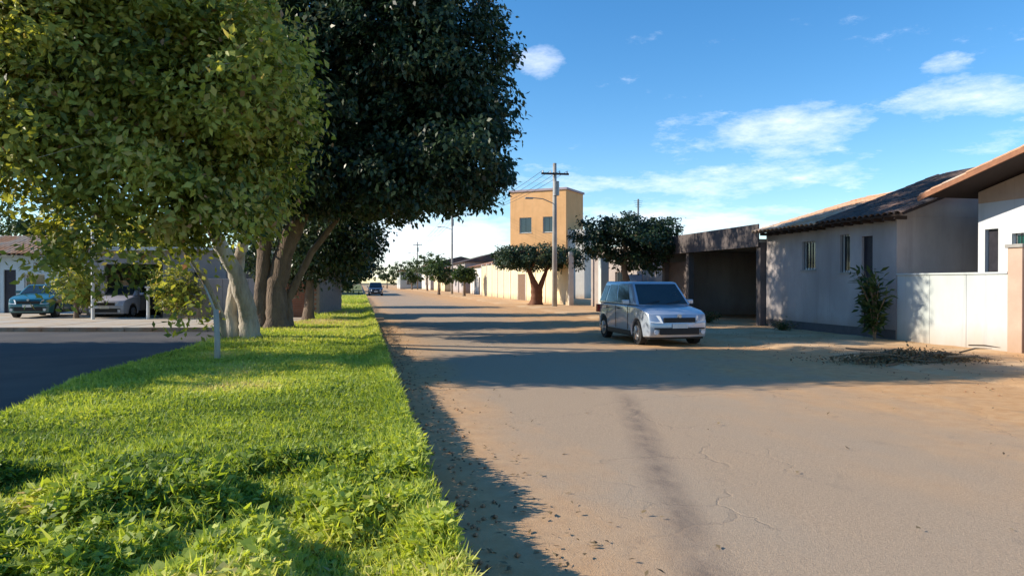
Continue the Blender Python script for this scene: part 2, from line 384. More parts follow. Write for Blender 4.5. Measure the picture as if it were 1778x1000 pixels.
def hverge(X, Y):
    t = np.clip((X - (9.6 + 1.2 * (fbm(Y * .35, X * .1, 3, 9) - .5))) / .9, 0, 1)
    return -.03 + .09 * t * t * (3 - 2 * t) + .05 * (fbm(X * 1.7, Y * 1.7, 4, 12) - .5) * t
sheet('dirt_verge', np.concatenate([np.arange(9.0, 14.4, .15), [16, 24, 40]]), ys, hverge, M_dirt)

# green strip with the trees: left edge follows the side road
edgeL = [GP(-160, 830), GP(0, 748), GP(126, 680), GP(329, 616), GP(400, 588), GP(470, 574), GP(540, 565)]
def hlawn(X, Y): return .15 + .05 * (fbm(X * .9, Y * .9, 3, 21) - .4)
def left_bound(Y):                # X of the lawn's left edge at a given Y
    ex = [p[0] for p in edgeL]; ey = [p[1] for p in edgeL]
    return np.interp(Y, [-10] + ey + [30, 34, 500], [-3.9] + ex + [-2.0, -2.4, -2.4])
lys = np.concatenate([np.arange(-8, 32, .25), np.arange(32, 420, 3)])
def lawn_sheet():
    nx = 24; rows = []
    for Y in lys:
        l = left_bound(Y); xs = l + (KX - .10 - l) * np.linspace(0, 1, nx); rows.append(np.stack([xs, np.full(nx, Y), np.zeros(nx)], 1))
    v = np.array(rows); v[..., 2] = hlawn(v[..., 0], v[..., 1])
    v[:, 0, 2] = -.1
    v = v.reshape(-1, 3); ny = len(lys); i = np.arange((nx - 1) * (ny - 1)); r = i // (nx - 1); c = i % (nx - 1)
    q = np.stack([r * nx + c, r * nx + c + 1, (r + 1) * nx + c + 1, (r + 1) * nx + c], 1)
    me = np_mesh('lawn', v, q, None, M_lawn); link('lawn', me, kind='structure')
lawn_sheet()

# kerb: a structure of single stones
kerb = bpy.data.objects.new('kerb', None); COL.objects.link(kerb); kerb['kind'] = 'structure'
ks = MB().box(-.055, .055, 0, .98, -.14, .175).mesh('kerb_stone', bevel=.012); ks.materials.append(M_kerb)
for i in range(70):
    o = link('kerb_stone', ks, None, kerb, loc=(KX - .05 + random.uniform(-.008, .008), -6 + i * 1.0, random.uniform(-.01, .008)), rz=random.uniform(-.008, .008))
fk = MB()
for i in range(64, 350): fk.box(KX - .105, KX + .005, i * 1.0, i + .98, -.1, .18)
fk.build('kerb_stones', M_kerb, kerb, kind='stuff')

# side road on the left, its far pavement and kerb (these face the camera)
far = [W(-60, 23.4), W(-9.0, 23.4), W(-7.0, 24.2), GP(545, 564)]
out = [(-4.4, -8)] + [(x, y) for x, y in edgeL] + far[::-1] + [(-75, -8)]
out2 = [(p[0] - .0, p[1]) for p in out]
MB().add([(x, y, -.012) for x, y in out2] , [tuple(range(len(out2)))]).build('side_road', M_asphalt, kind='structure')
pv = bpy.data.objects.new('pavement', None); COL.objects.link(pv); pv['kind'] = 'structure'
for i in range(34):
    xc0 = -36 + i * 0.92
    if xc0 > -8: break
    p = [W(xc0, 23.6), W(xc0 + .90, 23.6), W(xc0 + .90, 34.9 if xc0 < -17.9 else 30.6), W(xc0, 34.9 if xc0 < -17.9 else 30.6)]
    z = .10 + random.uniform(-.006, .006)
    MB().poly(p, -.05, z).build('paving_slab', M_sidewalk, pv)
p = [W(-7.9, 23.6), GP(560, 563), W(-5.4, 30.4), W(-7.9, 30.4)]
MB().poly(p, -.05, .1).build('paving_slab', M_dirt, pv)
for i in range(50):
    xc0 = -36 + i * .9
    if xc0 > -8: break
    MB().poly([W(xc0, 23.42), W(xc0 + .88, 23.42), W(xc0 + .88, 23.58), W(xc0, 23.58)], -.1, .125).build('kerb_stone', M_kerb, pv)

# ------------------------------------------------------------------ grass and ground cover
def grass():
    P = []; 
    # near: dense; far: sparser, larger
    def scatter(n, y0, y1, s, near=False):
        Y = rng.uniform(y0, y1, n) if not near else y0 + (y1 - y0) * rng.random(n) ** 1.5
        l = left_bound(Y); X = l + .05 + (KX + .02 - l) * rng.random(n)
        # clumpy
        keep = rng.random(n) < .35 + 1.1 * fbm(X * 1.6, Y * 1.6, 3, 40)
        return X[keep], Y[keep], np.full(keep.sum(), s)
    parts = [scatter(150000, 2.2, 9, 1.0, True), scatter(90000, 8.5, 16, 1.35), scatter(45000, 16, 30, 2.0), scatter(30000, 30, 75, 3.4)]
    ye = 2.2 + 16 * rng.random(16000) ** 1.4; parts.append((KX - .16 + rng.random(16000) * (.06 + .26 * fbm(ye * 2.3, ye * 0 + 3.3, 3, 77)), ye, np.full(16000, 1.25)))
    nm = 42000; ym = rng.uniform(2.4, 7.0, nm); xm = left_bound(ym) + .1 + (KX - .1 - left_bound(ym)) * rng.random(nm); kp = fbm(xm * 1.9, ym * 1.9, 3, 60) > .5; parts.append((xm[kp], ym[kp], np.full(kp.sum(), 1.45)))
    X = np.concatenate([p[0] for p in parts]); Y = np.concatenate([p[1] for p in parts]); S = np.concatenate([p[2] for p in parts])
    n = len(X)
    mound = np.clip(1.15 - .6 * np.clip((X + .6) / .8, 0, 1), 0, 1) * np.clip((fbm(X * 1.9, Y * 1.9, 3, 60) - .44) * 4.0, 0, 1) * np.clip((6.9 - Y) / 1.8, .10, 1)
    edge = np.clip((X - (KX - .35)) / .35, 0, 1)
    H = (.035 + .25 * mound + .11 * edge) 
    top = rng.random(n) ** .45
    Z = hlawn(X, Y) + H * (.25 + .75 * top)
    ang = rng.uniform(0, 2 * np.pi, n)
    blade = rng.random(n) < np.where(mound > .3, .35, .62)
    ax = np.stack([np.cos(ang), np.sin(ang), np.where(blade, rng.uniform(.9, 2.6, n), rng.uniform(-.1, .7, n))], 1)
    nr = np.stack([rng.normal(0, .5, n), rng.normal(0, .5, n), np.where(blade, .25, 1.0)], 1)
    L = np.where(blade, rng.uniform(.05, .12, n), rng.uniform(.03, .065, n)) * S ** .8
    Wd = np.where(blade, rng.uniform(.006, .012, n), rng.uniform(.022, .045, n)) * S
    Z = np.where(blade, Z - L * .35, Z)
    v, q = leaves(np.stack([X, Y, Z], 1), nr, ax, L, Wd)
    big = fbm(X * .55, Y * .55, 4, 80)
    tone = .27 + (big - .5) * .85 + rng.normal(0, .14, n) - .10 * mound
    def patch(x, y, rx, ry, k): return k * np.exp(-(((X - x) / rx) ** 2 + ((Y - y) / ry) ** 2))
    gx, gy = GP(400, 700); dry = patch(gx, gy, .8, .55, .42)
    gx, gy = GP(60, 955); dry += patch(gx, gy, .35, .45, .6)
    gx, gy = GP(590, 560); dry += patch(gx, gy, .9, 7, .30)
    dry += np.clip(big - .66, 0, 1) * 1.2 + np.clip((Y - 15) / 40, 0, .18)
    tone = np.clip(tone + dry * rng.uniform(.5, 1.2, n), 0, 1)
    link('grass', np_mesh('grass', v, q, tone, LEAF_GRASS), kind='stuff', label='bright green grass and low weeds covering the strip beside the road', cat='grass')
grass()

# ------------------------------------------------------------------ trees
def rough_tube(P2, R2, root, m):
    me = MB().tube(P2, R2, 22).mesh('trunk', True)
    for v in me.vertices:
        k = min(range(len(P2)), key=lambda q: (P2[q] - v.co).length_squared); d = v.co - P2[k]
        w = v.co + root.location
        f = mnoise.noise(Vector((w.x * 3.2, w.y * 3.2, w.z * 1.1))) * .22 + mnoise.noise(Vector((w.x * 9, w.y * 9, w.z * 2.4))) * .10
        v.co = P2[k] + d * (1 + f)
    link('trunk', me, m, root)
def tree(name, base, blobs, n, leaf, leafm, barkm, trunk, limbs=8, per=55, label='', cat='tree', group=None, clump=.42, droop=.2, shell=.62, sparse=None, tone_mu=.4, tone_sd=.16, cols=None, seed=0, flatz=None, twig=True):
    r = np.random.default_rng(seed + 100)
    root = thing(name, label, cat, base, 0, group)
    bl = np.array(blobs, float); B = np.array(base)
    vol = bl[:, 3] * bl[:, 4] * bl[:, 5]; pb = vol ** .8 / (vol ** .8).sum()
    nc = max(12, n // per)
    k = r.choice(len(bl), nc, p=pb); d = norm(r.normal(size=(nc, 3)))
    rad = shell + (1 - shell) * r.random(nc) ** .7
    rad = np.where(r.random(nc) < .22, r.random(nc) * shell, rad)
    rad = rad * (1 + r.normal(0, .045, nc))
    c = bl[k, :3] + d * bl[k, 3:6] * rad[:, None]
    if flatz is not None: 
        m = c[:, 2] > flatz; c = c[m]; d = d[m]; k = k[m]
    if sparse is not None:
        m = r.random(len(c)) < sparse(c); c = c[m]; d = d[m]; k = k[m]
    nc = len(c)
    cr = clump * r.uniform(.5, 1.35, nc); ct = r.normal(0, .17, nc)
    ii = np.repeat(np.arange(nc), per); N = len(ii)
    off = np.clip(r.normal(size=(N, 3)), -1.7, 1.7) * .55; off[:, 2] *= .7
    p = c[ii] + off * cr[ii][:, None]
    outw = norm(p - bl[k[ii], :3])
    nr = outw * .7 + r.normal(size=(N, 3)) * .6 + np.array([0, 0, .45])
    ax = r.normal(size=(N, 3)) + outw * .5 + np.array([0, 0, -droop * 3])
    L = leaf * r.uniform(.7, 1.35, N); v, q = leaves(p - B, nr, ax, L, L * r.uniform(.42, .62, N))
    tone = np.clip(tone_mu + ct[ii] + r.normal(0, tone_sd, N), 0, .86) 
    tone = np.where(r.random(N) < .012, 1.0, tone)
    link('crown', np_mesh('crown', v, q, tone, leafm), None, root)
    # trunks: list of (path, radii)
    rr = random.Random(seed)
    tops = []
    for path, radii in trunk:
        pts = [Vector(a) - Vector(base) for a in path]
        # subdivide and roughen
        P2 = []; R2 = []
        for i in range(len(pts) - 1):
            for s in range(9):
                t = s / 9; q_ = pts[i].lerp(pts[i + 1], t); P2.append(q_ + Vector((rr.uniform(-1, 1), rr.uniform(-1, 1), 0)) * radii[i] * .05); R2.append((radii[i] * (1 - t) + radii[i + 1] * t) * rr.uniform(.94, 1.06))
        P2.append(pts[-1]); R2.append(radii[-1])
        R2[0] *= 1.6; R2[1] *= 1.28; R2[2] *= 1.1
        rough_tube(P2, R2, root, barkm); tops.append((P2[-1], R2[-1])); tops.append((P2[-4], R2[-4] * .8))
    br = MB()
    for j in range(limbs):
        s, r0 = rr.choice(tops); e = Vector(c[rr.randrange(nc)]) - Vector(base)
        if (e - s).length < .5: continue
        mid = s.lerp(e, .5) + Vector((rr.uniform(-.3, .3), rr.uniform(-.3, .3), rr.uniform(.0, .5)))
        q1 = s.lerp(mid, .5) + Vector((0, 0, .12)); r1 = r0 * rr.uniform(.35, .6)
        br.tube([s, q1, mid, mid.lerp(e, .5) + Vector((rr.uniform(-.15, .15), rr.uniform(-.15, .15), .05)), e], [r1, r1 * .8, r1 * .55, r1 * .35, r1 * .12], 6)
        for _ in range(3):
            e2 = e + Vector((rr.uniform(-1, 1), rr.uniform(-1, 1), rr.uniform(-.6, .8)))
            br.tube([mid, mid.lerp(e2, .5) + Vector((0, 0, .1)), e2], [r1 * .35, r1 * .22, r1 * .06], 5)
    if br.v: br.build('branches', barkm, root, smooth=True)
    return root

def gz(py, d): return HC - (py - 490) / F * d          # height of a picture row at a distance
def pt(px, py, d): x, y = PX(px, d); return (x, y, gz(py, d))

# near tree, leaning pale trunks
t1 = GP(436, 600)
B1 = (*t1, .08)
def sp1(c):
    return np.clip(.22 + (c[:, 2] - 1.9) / 2.3, .14, 1)
b1 = []
for (px, py, d, rx, ry, rz) in [(250, 130, 14.2, 2.8, 2.8, 1.9), (60, 90, 13.2, 2.1, 2.3, 1.6), (362, 205, 14.4, 2.1, 2.3, 1.7), (120, 245, 13.0, 1.7, 1.8, 1.25), (330, 320, 13.6, 1.6, 1.7, 1.1), (425, 130, 13.2, 1.1, 1.7, 1.3),
                                  (220, 0, 14.2, 2.8, 2.8, 1.5), (-60, 10, 13.5, 2.3, 2.4, 1.6), (230, 400, 13.4, 1.3, 1.1, .8), (130, 420, 13.2, .95, 1.0, .9), (395, 335, 14.6, 1.2, 1.2, .9), (290, 465, 13.8, .7, .7, .5), (180, 475, 13.4, .7, .7, .5), (330, 520, 14.4, .35, .4, .35), (115, 500, 13.4, .4, .5, .35), (20, 180, 12.8, 1.3, 1.5, 1.1)]:
    b1.append((*pt(px, py, d), rx, ry, rz))
tree('leafy_tree', B1, b1, 125000, .15, LEAF_NEAR, M_bark_pale,
     [([(t1[0], t1[1], .02), pt(430, 540, 18), pt(408, 470, 17.6), pt(372, 405, 17.0), pt(330, 300, 16.2), pt(280, 180, 15.5)], [.27, .22, .19, .15, .12, .07]),
      ([(t1[0] - .35, t1[1] + .25, .02), pt(400, 545, 18.2), pt(415, 450, 18.2), pt(440, 360, 17.5), pt(450, 220, 16.5)], [.20, .16, .14, .12, .06]),
      ([(t1[0] - .6, t1[1] - .1, .02), pt(385, 550, 17.6), pt(352, 480, 16.6), pt(300, 400, 15.2)], [.10, .08, .07, .04])],
     limbs=26, per=110, label='large olive-green leafy tree with pale leaning trunks on the grass strip, nearest to the camera', clump=.56, droop=.15, shell=.72, sparse=sp1, tone_mu=.52, tone_sd=.14, seed=1)

# second tree: broad, very dark, clipped flat underneath, reaching over the road
t2 = GP(480, 582); B2 = (*t2, .08)
b2 = []
for (px, py, d, rx, ry, rz) in [(620, 130, 21.5, 3.6, 3.0, 3.0), (745, 130, 21.0, 2.35, 2.6, 2.7), (770, 255, 21.0, 2.0, 3.2, 1.75), (700, -20, 21.5, 3.0, 3.0, 2.6), (600, 290, 21.5, 2.2, 2.2, 1.6), (500, 30, 22, 3.2, 3.0, 3.0), (690, 300, 21.6, 1.5, 3.0, .95), (800, 160, 20.6, 1.4, 1.7, 1.7), (800, 300, 20.8, 1.25, 2.9, 1.1), (690, 330, 21.2, 1.9, 3.1, .9), (450, 385, 21.0, 1.9, 2.6, 1.1), (520, 300, 20.5, 2.0, 2.0, 1.5), (470, 180, 20.5, 2.2, 2.2, 2.0), (450, 330, 20.5, 1.6, 1.6, 1.2)]:  # lower lobes deepened, and an unseen one added, to shade the car
    b2.append((*pt(px, py, d), rx, ry, rz))
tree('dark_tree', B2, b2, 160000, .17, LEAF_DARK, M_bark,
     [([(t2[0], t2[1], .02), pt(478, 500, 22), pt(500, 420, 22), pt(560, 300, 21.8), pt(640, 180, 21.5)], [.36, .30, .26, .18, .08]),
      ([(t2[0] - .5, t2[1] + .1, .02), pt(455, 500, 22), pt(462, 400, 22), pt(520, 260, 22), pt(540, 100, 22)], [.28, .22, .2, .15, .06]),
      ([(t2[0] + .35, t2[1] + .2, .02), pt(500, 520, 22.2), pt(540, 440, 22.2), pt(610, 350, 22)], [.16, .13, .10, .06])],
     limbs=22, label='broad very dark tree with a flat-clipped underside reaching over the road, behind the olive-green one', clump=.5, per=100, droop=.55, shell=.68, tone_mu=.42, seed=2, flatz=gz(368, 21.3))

# more trees of the row, each further along the strip
row = [
    (-1.9, 28.0, [(590, 395, 27.5, 1.7, 1.9, 1.5), (540, 380, 27, 1.8, 1.8, 2.0), (470, 420, 27.5, 1.9, 1.7, 1.3), (560, 450, 27.5, 1.2, 1.3, .9), (505, 470, 27.5, 1.1, 1.2, .7), (700, 200, 28, 3.0, 3.4, 2.9), (600, 260, 28, 3, 3, 2.6), (535, 425, 25.5, 1.5, 1.5, 1.1), (600, 405, 25.5, 1.25, 1.5, 1.1), (620, 440, 27.5, .9, 1.2, .9)], 60000, .17, 'dark round tree on the grass strip directly behind the broad clipped tree'),  # the two largest lobes are added out of view to shade wall and car
    (-1.6, 37.0, [(610, 400, 35, 1.6, 2.0, 1.9), (575, 430, 35, 1.7, 2.0, 1.5), (590, 460, 35, 1.2, 1.6, 1.0), (540, 450, 35, 1.8, 2, 1.2), (665, 250, 35, 3.2, 3.4, 2.8)], 34000, .2, 'dark tree third along the row, its crown low over the yellowish grass'),  # largest lobe added behind the nearer crown for its cast shade
    (-1.4, 48.0, [(612, 445, 46, 1.5, 2.4, 1.6), (580, 455, 46, 1.8, 2.2, 1.5), (598, 478, 46, 1.1, 1.6, .7)], 12000, .24, 'small-looking dark tree farthest along the grass strip'),
]
for i, (x, y, bs, n, lf, lab) in enumerate(row):
    bb = [(*pt(px, py, d), rx, ry, rz) for (px, py, d, rx, ry, rz) in bs]
    zc = bb[0][2]
    tree('street_tree', (x, y, .08), bb, n, lf, LEAF_DARK if i < 1 else LEAF_MID, M_bark, [([(x, y, .02), (x + .05, y, 1.4), (bb[1][0], bb[1][1], zc)], [.2, .16, .08])], limbs=8, label=lab, group='trees in a row on the grass strip', clump=.45, droop=.3, seed=10 + i, tone_mu=.36)

# trees on the far left, beyond the side road (they shade it)
for i, (x, y, h, rr_, lab) in enumerate([(-14.4, 14.6, 4.75, 2.9, 'shade tree left of the side road, nearest the camera'), (-15.4, 19.4, 4.7, 2.9, 'shade tree left of the side road, farther from the camera')]):
    tree('shade_tree', (x, y, -.1), [(x, y, h, rr_, rr_, rr_ * .7), (x + 1, y - 1.2, h - .6, rr_ * .7, rr_ * .7, rr_ * .55), (x - 1, y + 1.2, h + .6, rr_ * .9, rr_ * .95, rr_ * .68), (x + .3, y + .8, h - 1.6, rr_ * .8, rr_ * .8, rr_ * .45)], 38000, .21, LEAF_MID, M_bark,
         [([(x, y, -.12), (x + .1, y, 1.8), (x, y + .1, h - .2)], [.22, .18, .1])], limbs=8, label=lab, group='trees beside the side road', clump=.5, seed=20 + i)

# clipped street trees on the right verge
x, y = PX(930, 49)
tree('clipped_tree', (x, y, .02), [(*pt(930, 446, 49), 2.9, 2.6, .85), (*pt(892, 448, 49), 1.6, 1.8, .75), (*pt(975, 450, 49), 1.7, 1.8, .75)], 15000, .17, LEAF_DARK, mat('red_brown_bark', (.20, .09, .05), (.12, .05, .03), 5, .9, bump=.5),
     [([(x - .05, y, 0), (x - .02, y, 1.2), (x - .6, y, 2.8)], [.36, .28, .12]), ([(x + .25, y, 0), (x + .3, y, 1.2), (x + .9, y, 2.8)], [.22, .18, .1])], limbs=8, label='low tree clipped into a flat dark cushion before the cream wall', clump=.35, seed=31, tone_mu=.3, flatz=gz(470, 49))
x, y = PX(1090, 33)
tree('clipped_tree', (x, y, .02), [(*pt(1090, 415, 33), 2.3, 2.0, 1.05), (*pt(1045, 412, 33), 1.3, 1.5, .95), (*pt(1135, 410, 33), 1.3, 1.5, .85), (*pt(1110, 448, 33), 1.2, 1.4, .6)], 17000, .15, LEAF_DARK, M_bark,
     [([(x, y, 0), (x + .02, y, 1.2), (x - .3, y, 2.9)], [.22, .18, .1])], limbs=8, label='dark box-clipped tree rising behind the parked silver-blue car', clump=.34, seed=32, tone_mu=.3, flatz=gz(468, 33))

# white stake beside the near tree
sx, sy = GP(377, 642)
st = thing('tree_stake', 'thin whitewashed post standing upright in the grass in front of the trunks', 'post', (sx, sy, .05))
MB().tube([(0, 0, -.05), (.0, 0, .5), (-.02, 0, 1.05)], [.055, .052, .048], 10).build('post', M_stake, st, smooth=True)
MB().tube([(-.035, 0, 1.0), (-.13, .05, 1.25), (-.24, .08, 1.5)], [.026, .022, .018], 8).build('brace', M_stake, st, smooth=True)

# ------------------------------------------------------------------ building helpers
tile_me = {}
def tile_mesh(m):
    if m.name in tile_me: return tile_me[m.name]
    n = 6; vs = []; fs = []
    for j, (yy, rr_) in enumerate([(0, .115), (.44, .095)]):
        for k in range(n + 1):
            a = math.pi * k / n; vs.append((math.cos(a) * rr_, yy, math.sin(a) * rr_ * .62))
        for k in range(n + 1):
            a = math.pi * k / n; vs.append((math.cos(a) * (rr_ - .014), yy, math.sin(a) * (rr_ - .014) * .62))
    w = 2 * (n + 1)
    for k in range(n):
        fs += [(k, k + 1, w + k + 1, w + k), (n + 1 + k, w + n + 1 + k, w + n + 2 + k, n + 2 + k), (k, n + 1 + k, n + 2 + k, k + 1)]
    me = bpy.data.meshes.new('tile'); me.from_pydata(vs, [], fs); me.materials.append(m)
    for p in me.polygons: p.use_smooth = True
    tile_me[m.name] = me; return me
def tiled_slope(parent, o, along, up, na, nu, m, deck, singles=300):
    """barrel tiles laid on a slope: o = lower corner, along/up = unit vectors in the slope"""
    o, along, up = Vector(o), Vector(along).normalized(), Vector(up).normalized(); nrm = along.cross(up).normalized()
    if nrm.z < 0: nrm = -nrm
    sa, su = .235, .37
    A, U = na * sa, nu * su
    c = [o, o + along * A, o + along * A + up * U, o + up * U]; lo = [p - nrm * .05 for p in c]
    deck_o = MB().add([tuple(p) for p in c] + [tuple(p) for p in lo], [(0, 1, 2, 3), (7, 6, 5, 4), (0, 4, 5, 1), (1, 5, 6, 2), (2, 6, 7, 3), (3, 7, 4, 0)]).build('roof_deck', deck, parent)
    me = tile_mesh(m); rest = MB(); cnt = 0
    for j in range(nu):
        for i in range(na):
            p = o + along * (sa * (i + .5)) + up * (su * j - .04) + nrm * (.012 + .0 * j)
            M3 = Matrix((along, up, nrm)).transposed()
            jr = Matrix.Rotation(random.uniform(-.03, .03), 3, nrm)
            tilt = Matrix.Rotation(-.05, 3, along) if True else None
            rot = jr @ M3
            if cnt < singles:
                t = bpy.data.objects.new('tile', me); COL.objects.link(t); t.parent = parent
                t.matrix_local = Matrix.Translation(p + nrm * random.uniform(0, .012)) @ rot.to_4x4(); cnt += 1
            else:
                rest.add([tuple(p + rot @ v.co) for v in me.vertices], [tuple(f.vertices) for f in me.polygons])
    if rest.v: rest.build('tiles', m, parent, kind='stuff')
def wall_with_holes(parent, name, m, axis, c, thick, a0, a1, z0, z1, holes):
    """wall in the plane axis=c; holes = (a0,a1,z0,z1); built as butted blocks"""
    mb = MB(); xs = sorted({a0, a1, *[h[0] for h in holes], *[h[1] for h in holes]})
    for i in range(len(xs) - 1):
        u0, u1 = xs[i], xs[i + 1]; mid = (u0 + u1) / 2
        cuts = sorted((h[2], h[3]) for h in holes if h[0] < mid < h[1]); z = z0
        for (b0, b1) in cuts + [(z1, z1)]:
            if b0 > z + 1e-4:
                if axis == 'x': mb.box(c, c + thick, u0, u1, z, b0)
                else: mb.box(u0, u1, c, c + thick, z, b0)
            z = b1
    bm = bmesh.new(); me = mb.mesh(name); bm.from_mesh(me); bmesh.ops.remove_doubles(bm, verts=bm.verts[:], dist=1e-4)
    # drop the faces shared by touching blocks
    seen = {}
    for f in bm.faces: seen.setdefault(tuple(round(q, 3) for q in f.calc_center_median()), []).append(f)
    dele = [f for l in seen.values() if len(l) > 1 for f in l]
    bmesh.ops.delete(bm, geom=dele, context='FACES_ONLY'); bm.to_mesh(me); bm.free()
    return link(name, me, m, parent)
def window(parent, axis, c, a0, a1, z0, z1, depth=.1, mul=1, glass=None, frame=None, name='window', bars=0):
    fr = MB(); t = .05; frame = frame or M_frame_white
    def bx(mb, u0, u1, w0, w1, d0, d1):
        if axis == 'x': mb.box(c + d0, c + d1, u0, u1, w0, w1)
        else: mb.box(u0, u1, c + d0, c + d1, w0, w1)
    bx(fr, a0, a0 + t, z0, z1, depth, depth + .05); bx(fr, a1 - t, a1, z0, z1, depth, depth + .05)
    bx(fr, a0 + t, a1 - t, z0, z0 + t, depth, depth + .05); bx(fr, a0 + t, a1 - t, z1 - t, z1, depth, depth + .05)
    w = fr.build(name, frame, parent)
    n = mul + 1; L = (a1 - a0 - 2 * t) / n
    for i in range(n):
        g = MB(); bx(g, a0 + t + L * i + .012, a0 + t + L * (i + 1) - .012, z0 + t + .002, z1 - t - .002, depth + .018, depth + .03); g.build('pane', glass or M_glass, w)
    if bars:
        for i in range(bars):
            g = MB(); u = a0 + (a1 - a0) * (i + .5) / bars; bx(g, u - .008, u + .008, z0, z1, depth - .05, depth - .034); g.build('bar', M_metal_dark, w)
    sl = MB(); bx(sl, a0 - .05, a1 + .05, z0 - .05, z0 - .003, -.035, depth); sl.build('sill', M_concrete, parent)

# ------------------------------------------------------------------ right side: boundary wall and house with the gable
WX = 14.0
bw = thing('boundary_wall', 'low white plastered garden wall in sun and leaf shadow at the right, before the gabled house', 'wall', (WX, 13.3, 0))
y0 = 0.0
for i in range(3):
    L = 1.12
    MB().box(0, .16, i * L + .004, (i + 1) * L - .004, -.1, 1.78).build('panel', M_plaster_white, bw, bevel=.006)
MB().box(-.03, .19, -.0, 3.36, 1.782, 1.83).build('coping', M_plaster_white, bw, bevel=.01)
gp = thing('gate_pillar', 'pinkish square pillar at the right edge of the white garden wall', 'pillar', (WX, 12.9, 0))
MB().box(-.06, .22, 0, .36, -.1, 2.35).build('shaft', M_plaster_pink, gp, bevel=.012)
MB().box(-.1, .26, -.04, .4, 2.352, 2.43).build('cap', M_concrete, gp, bevel=.01)
MB().box(-.01, .1, -6, -.05, -.1, 2.1).build('panel', M_plaster_pink, gp, bevel=.01)

ha = thing('gabled_house', 'white house with a sunlit terracotta gable edge at the far right above the garden wall', 'house', (0, 0, 0))
HX = 15.1
wall_with_holes(ha, 'wall', mat('blue_white_plaster', (.58, .60, .63), (.52, .54, .57), 1.5, .85, bump=.1, damp=(.30, .19, .11)), 'x', HX, .2, 9.2, 15.2, -.1, 3.55, [(13.55, 14.25, 1.95, 2.75), (9.9, 11.3, 1.1, 2.5), (14.62, 15.0, .0, 2.9)])
window(ha, 'x', HX, 13.55, 14.25, 1.95, 2.75, glass=M_glass_teal, bars=5)
window(ha, 'x', HX, 9.9, 11.3, 1.1, 2.5, bars=7)
dd = MB().box(HX + .1, HX + .14, 14.63, 14.99, 0, 2.88).build('door', M_metal_dark, ha)
MB().prism_x([(9.2, 3.552), (15.2, 3.552), (15.2, 3.84), (12.2, 4.54), (9.2, 3.84)], HX, HX + .2).build('gable', M_plaster_pink, ha)
MB().box(HX + .2, 21, 15.0, 15.2, -.1, 3.55).build('side_wall', M_palewall, ha)
MB().box(HX + .2, 21, 9.2, 9.4, -.1, 3.55).build('side_wall', M_palewall, ha)
sl = math.hypot(3.5, 1.36)
tiled_slope(ha, (13.9, 15.75, 3.80), (1, 0, 0), (0, -3.5, .84), 30, 10, M_tile_pale, M_wood, 200)
tiled_slope(ha, (13.9, 8.65, 3.80), (1, 0, 0), (0, 3.5, .84), 30, 10, M_tile_pale, M_wood, 100)
MB().add([(13.86, 15.8, 3.66), (13.86, 12.2, 4.52), (13.86, 12.2, 4.64), (13.86, 15.8, 3.78), (13.9, 15.8, 3.66), (13.9, 12.2, 4.52), (13.9, 12.2, 4.64), (13.9, 15.8, 3.78)],
         [(0, 1, 2, 3), (7, 6, 5, 4), (0, 4, 5, 1), (1, 5, 6, 2), (2, 6, 7, 3), (3, 7, 4, 0)]).build('fascia', M_edge, ha)
MB().add([(13.86, 8.6, 3.66), (13.86, 12.2, 4.52), (13.86, 12.2, 4.64), (13.86, 8.6, 3.78), (13.9, 8.6, 3.66), (13.9, 12.2, 4.52), (13.9, 12.2, 4.64), (13.9, 8.6, 3.78)],
         [(0, 1, 2, 3), (7, 6, 5, 4), (0, 4, 5, 1), (1, 5, 6, 2), (2, 6, 7, 3), (3, 7, 4, 0)]).build('fascia', M_edge, ha)
for k in range(0):
    yy = 15.6 - k * .4; zz_ = 3.58 + (15.75 - yy) * .285
    MB().box(13.95, 15.08, yy, yy + .06, zz_ + .02, zz_ + .12).build('rafter', M_wood, ha)

# house with blackened tiles, then house with orange tiles
hb = thing('dark_roofed_house', 'grey plastered house under blackened roof tiles, right beside the white garden wall', 'house', (0, 0, 0))
wall_with_holes(hb, 'wall', M_plaster_grey, 'x', WX, .2, 16.68, 19.4, -.1, 3.44, [(17.6, 18.05, .05, 2.9), (18.55, 19.0, 1.9, 3.0)])
window(hb, 'x', WX, 18.55, 19.0, 1.9, 3.0, mul=0, bars=4)
MB().box(WX + .08, WX + .13, 17.6, 18.05, .05, 2.9).build('door', M_metal_dark, hb)
MB().box(WX + .2, 20, 16.68, 16.88, -.1, 3.35).build('side_wall', M_plaster_grey, hb)
MB().prism_y([(WX + .2, 3.352), (22.3, 3.352), (22.3, 3.5), (18.15, 4.98), (WX + .2, 3.46)], 16.68, 16.88).build('gable', M_plaster_grey, hb)
tiled_slope(hb, (13.55, 15.95, 3.36), (0, 1, 0), (4.6, 0, 1.7), 15, 12, M_tile_old, M_wood, 200)
for k in range(8): MB().box(13.62, WX - .005, 16.3 + k * .42, 16.36 + k * .42, 3.24, 3.335).build('rafter', M_wood, hb)
hc = thing('tiled_house', 'grey plastered house with weathered orange roof tiles between the dark-roofed house and the carport', 'house', (0, 0, 0))
wall_with_holes(hc, 'wall', M_plaster_grey, 'x', WX + .012, .2, 19.41, 23.0, -.1, 3.38, [(20.2, 20.9, 2.0, 2.9)])
window(hc, 'x', WX + .012, 20.2, 20.9, 2.0, 2.9, mul=1, bars=5)
tiled_slope(hc, (13.5, 19.5, 3.33), (0, 1, 0), (4.6, 0, 1.35), 15, 12, M_tile_pale, M_wood, 200)
for yy in (19.6, 22.8): MB().prism_y([(WX + .22, 3.302), (22.2, 3.302), (22.2, 3.42), (18.05, 4.58), (WX + .22, 3.42)], yy, yy + .195).build('gable', M_plaster_grey, hc)
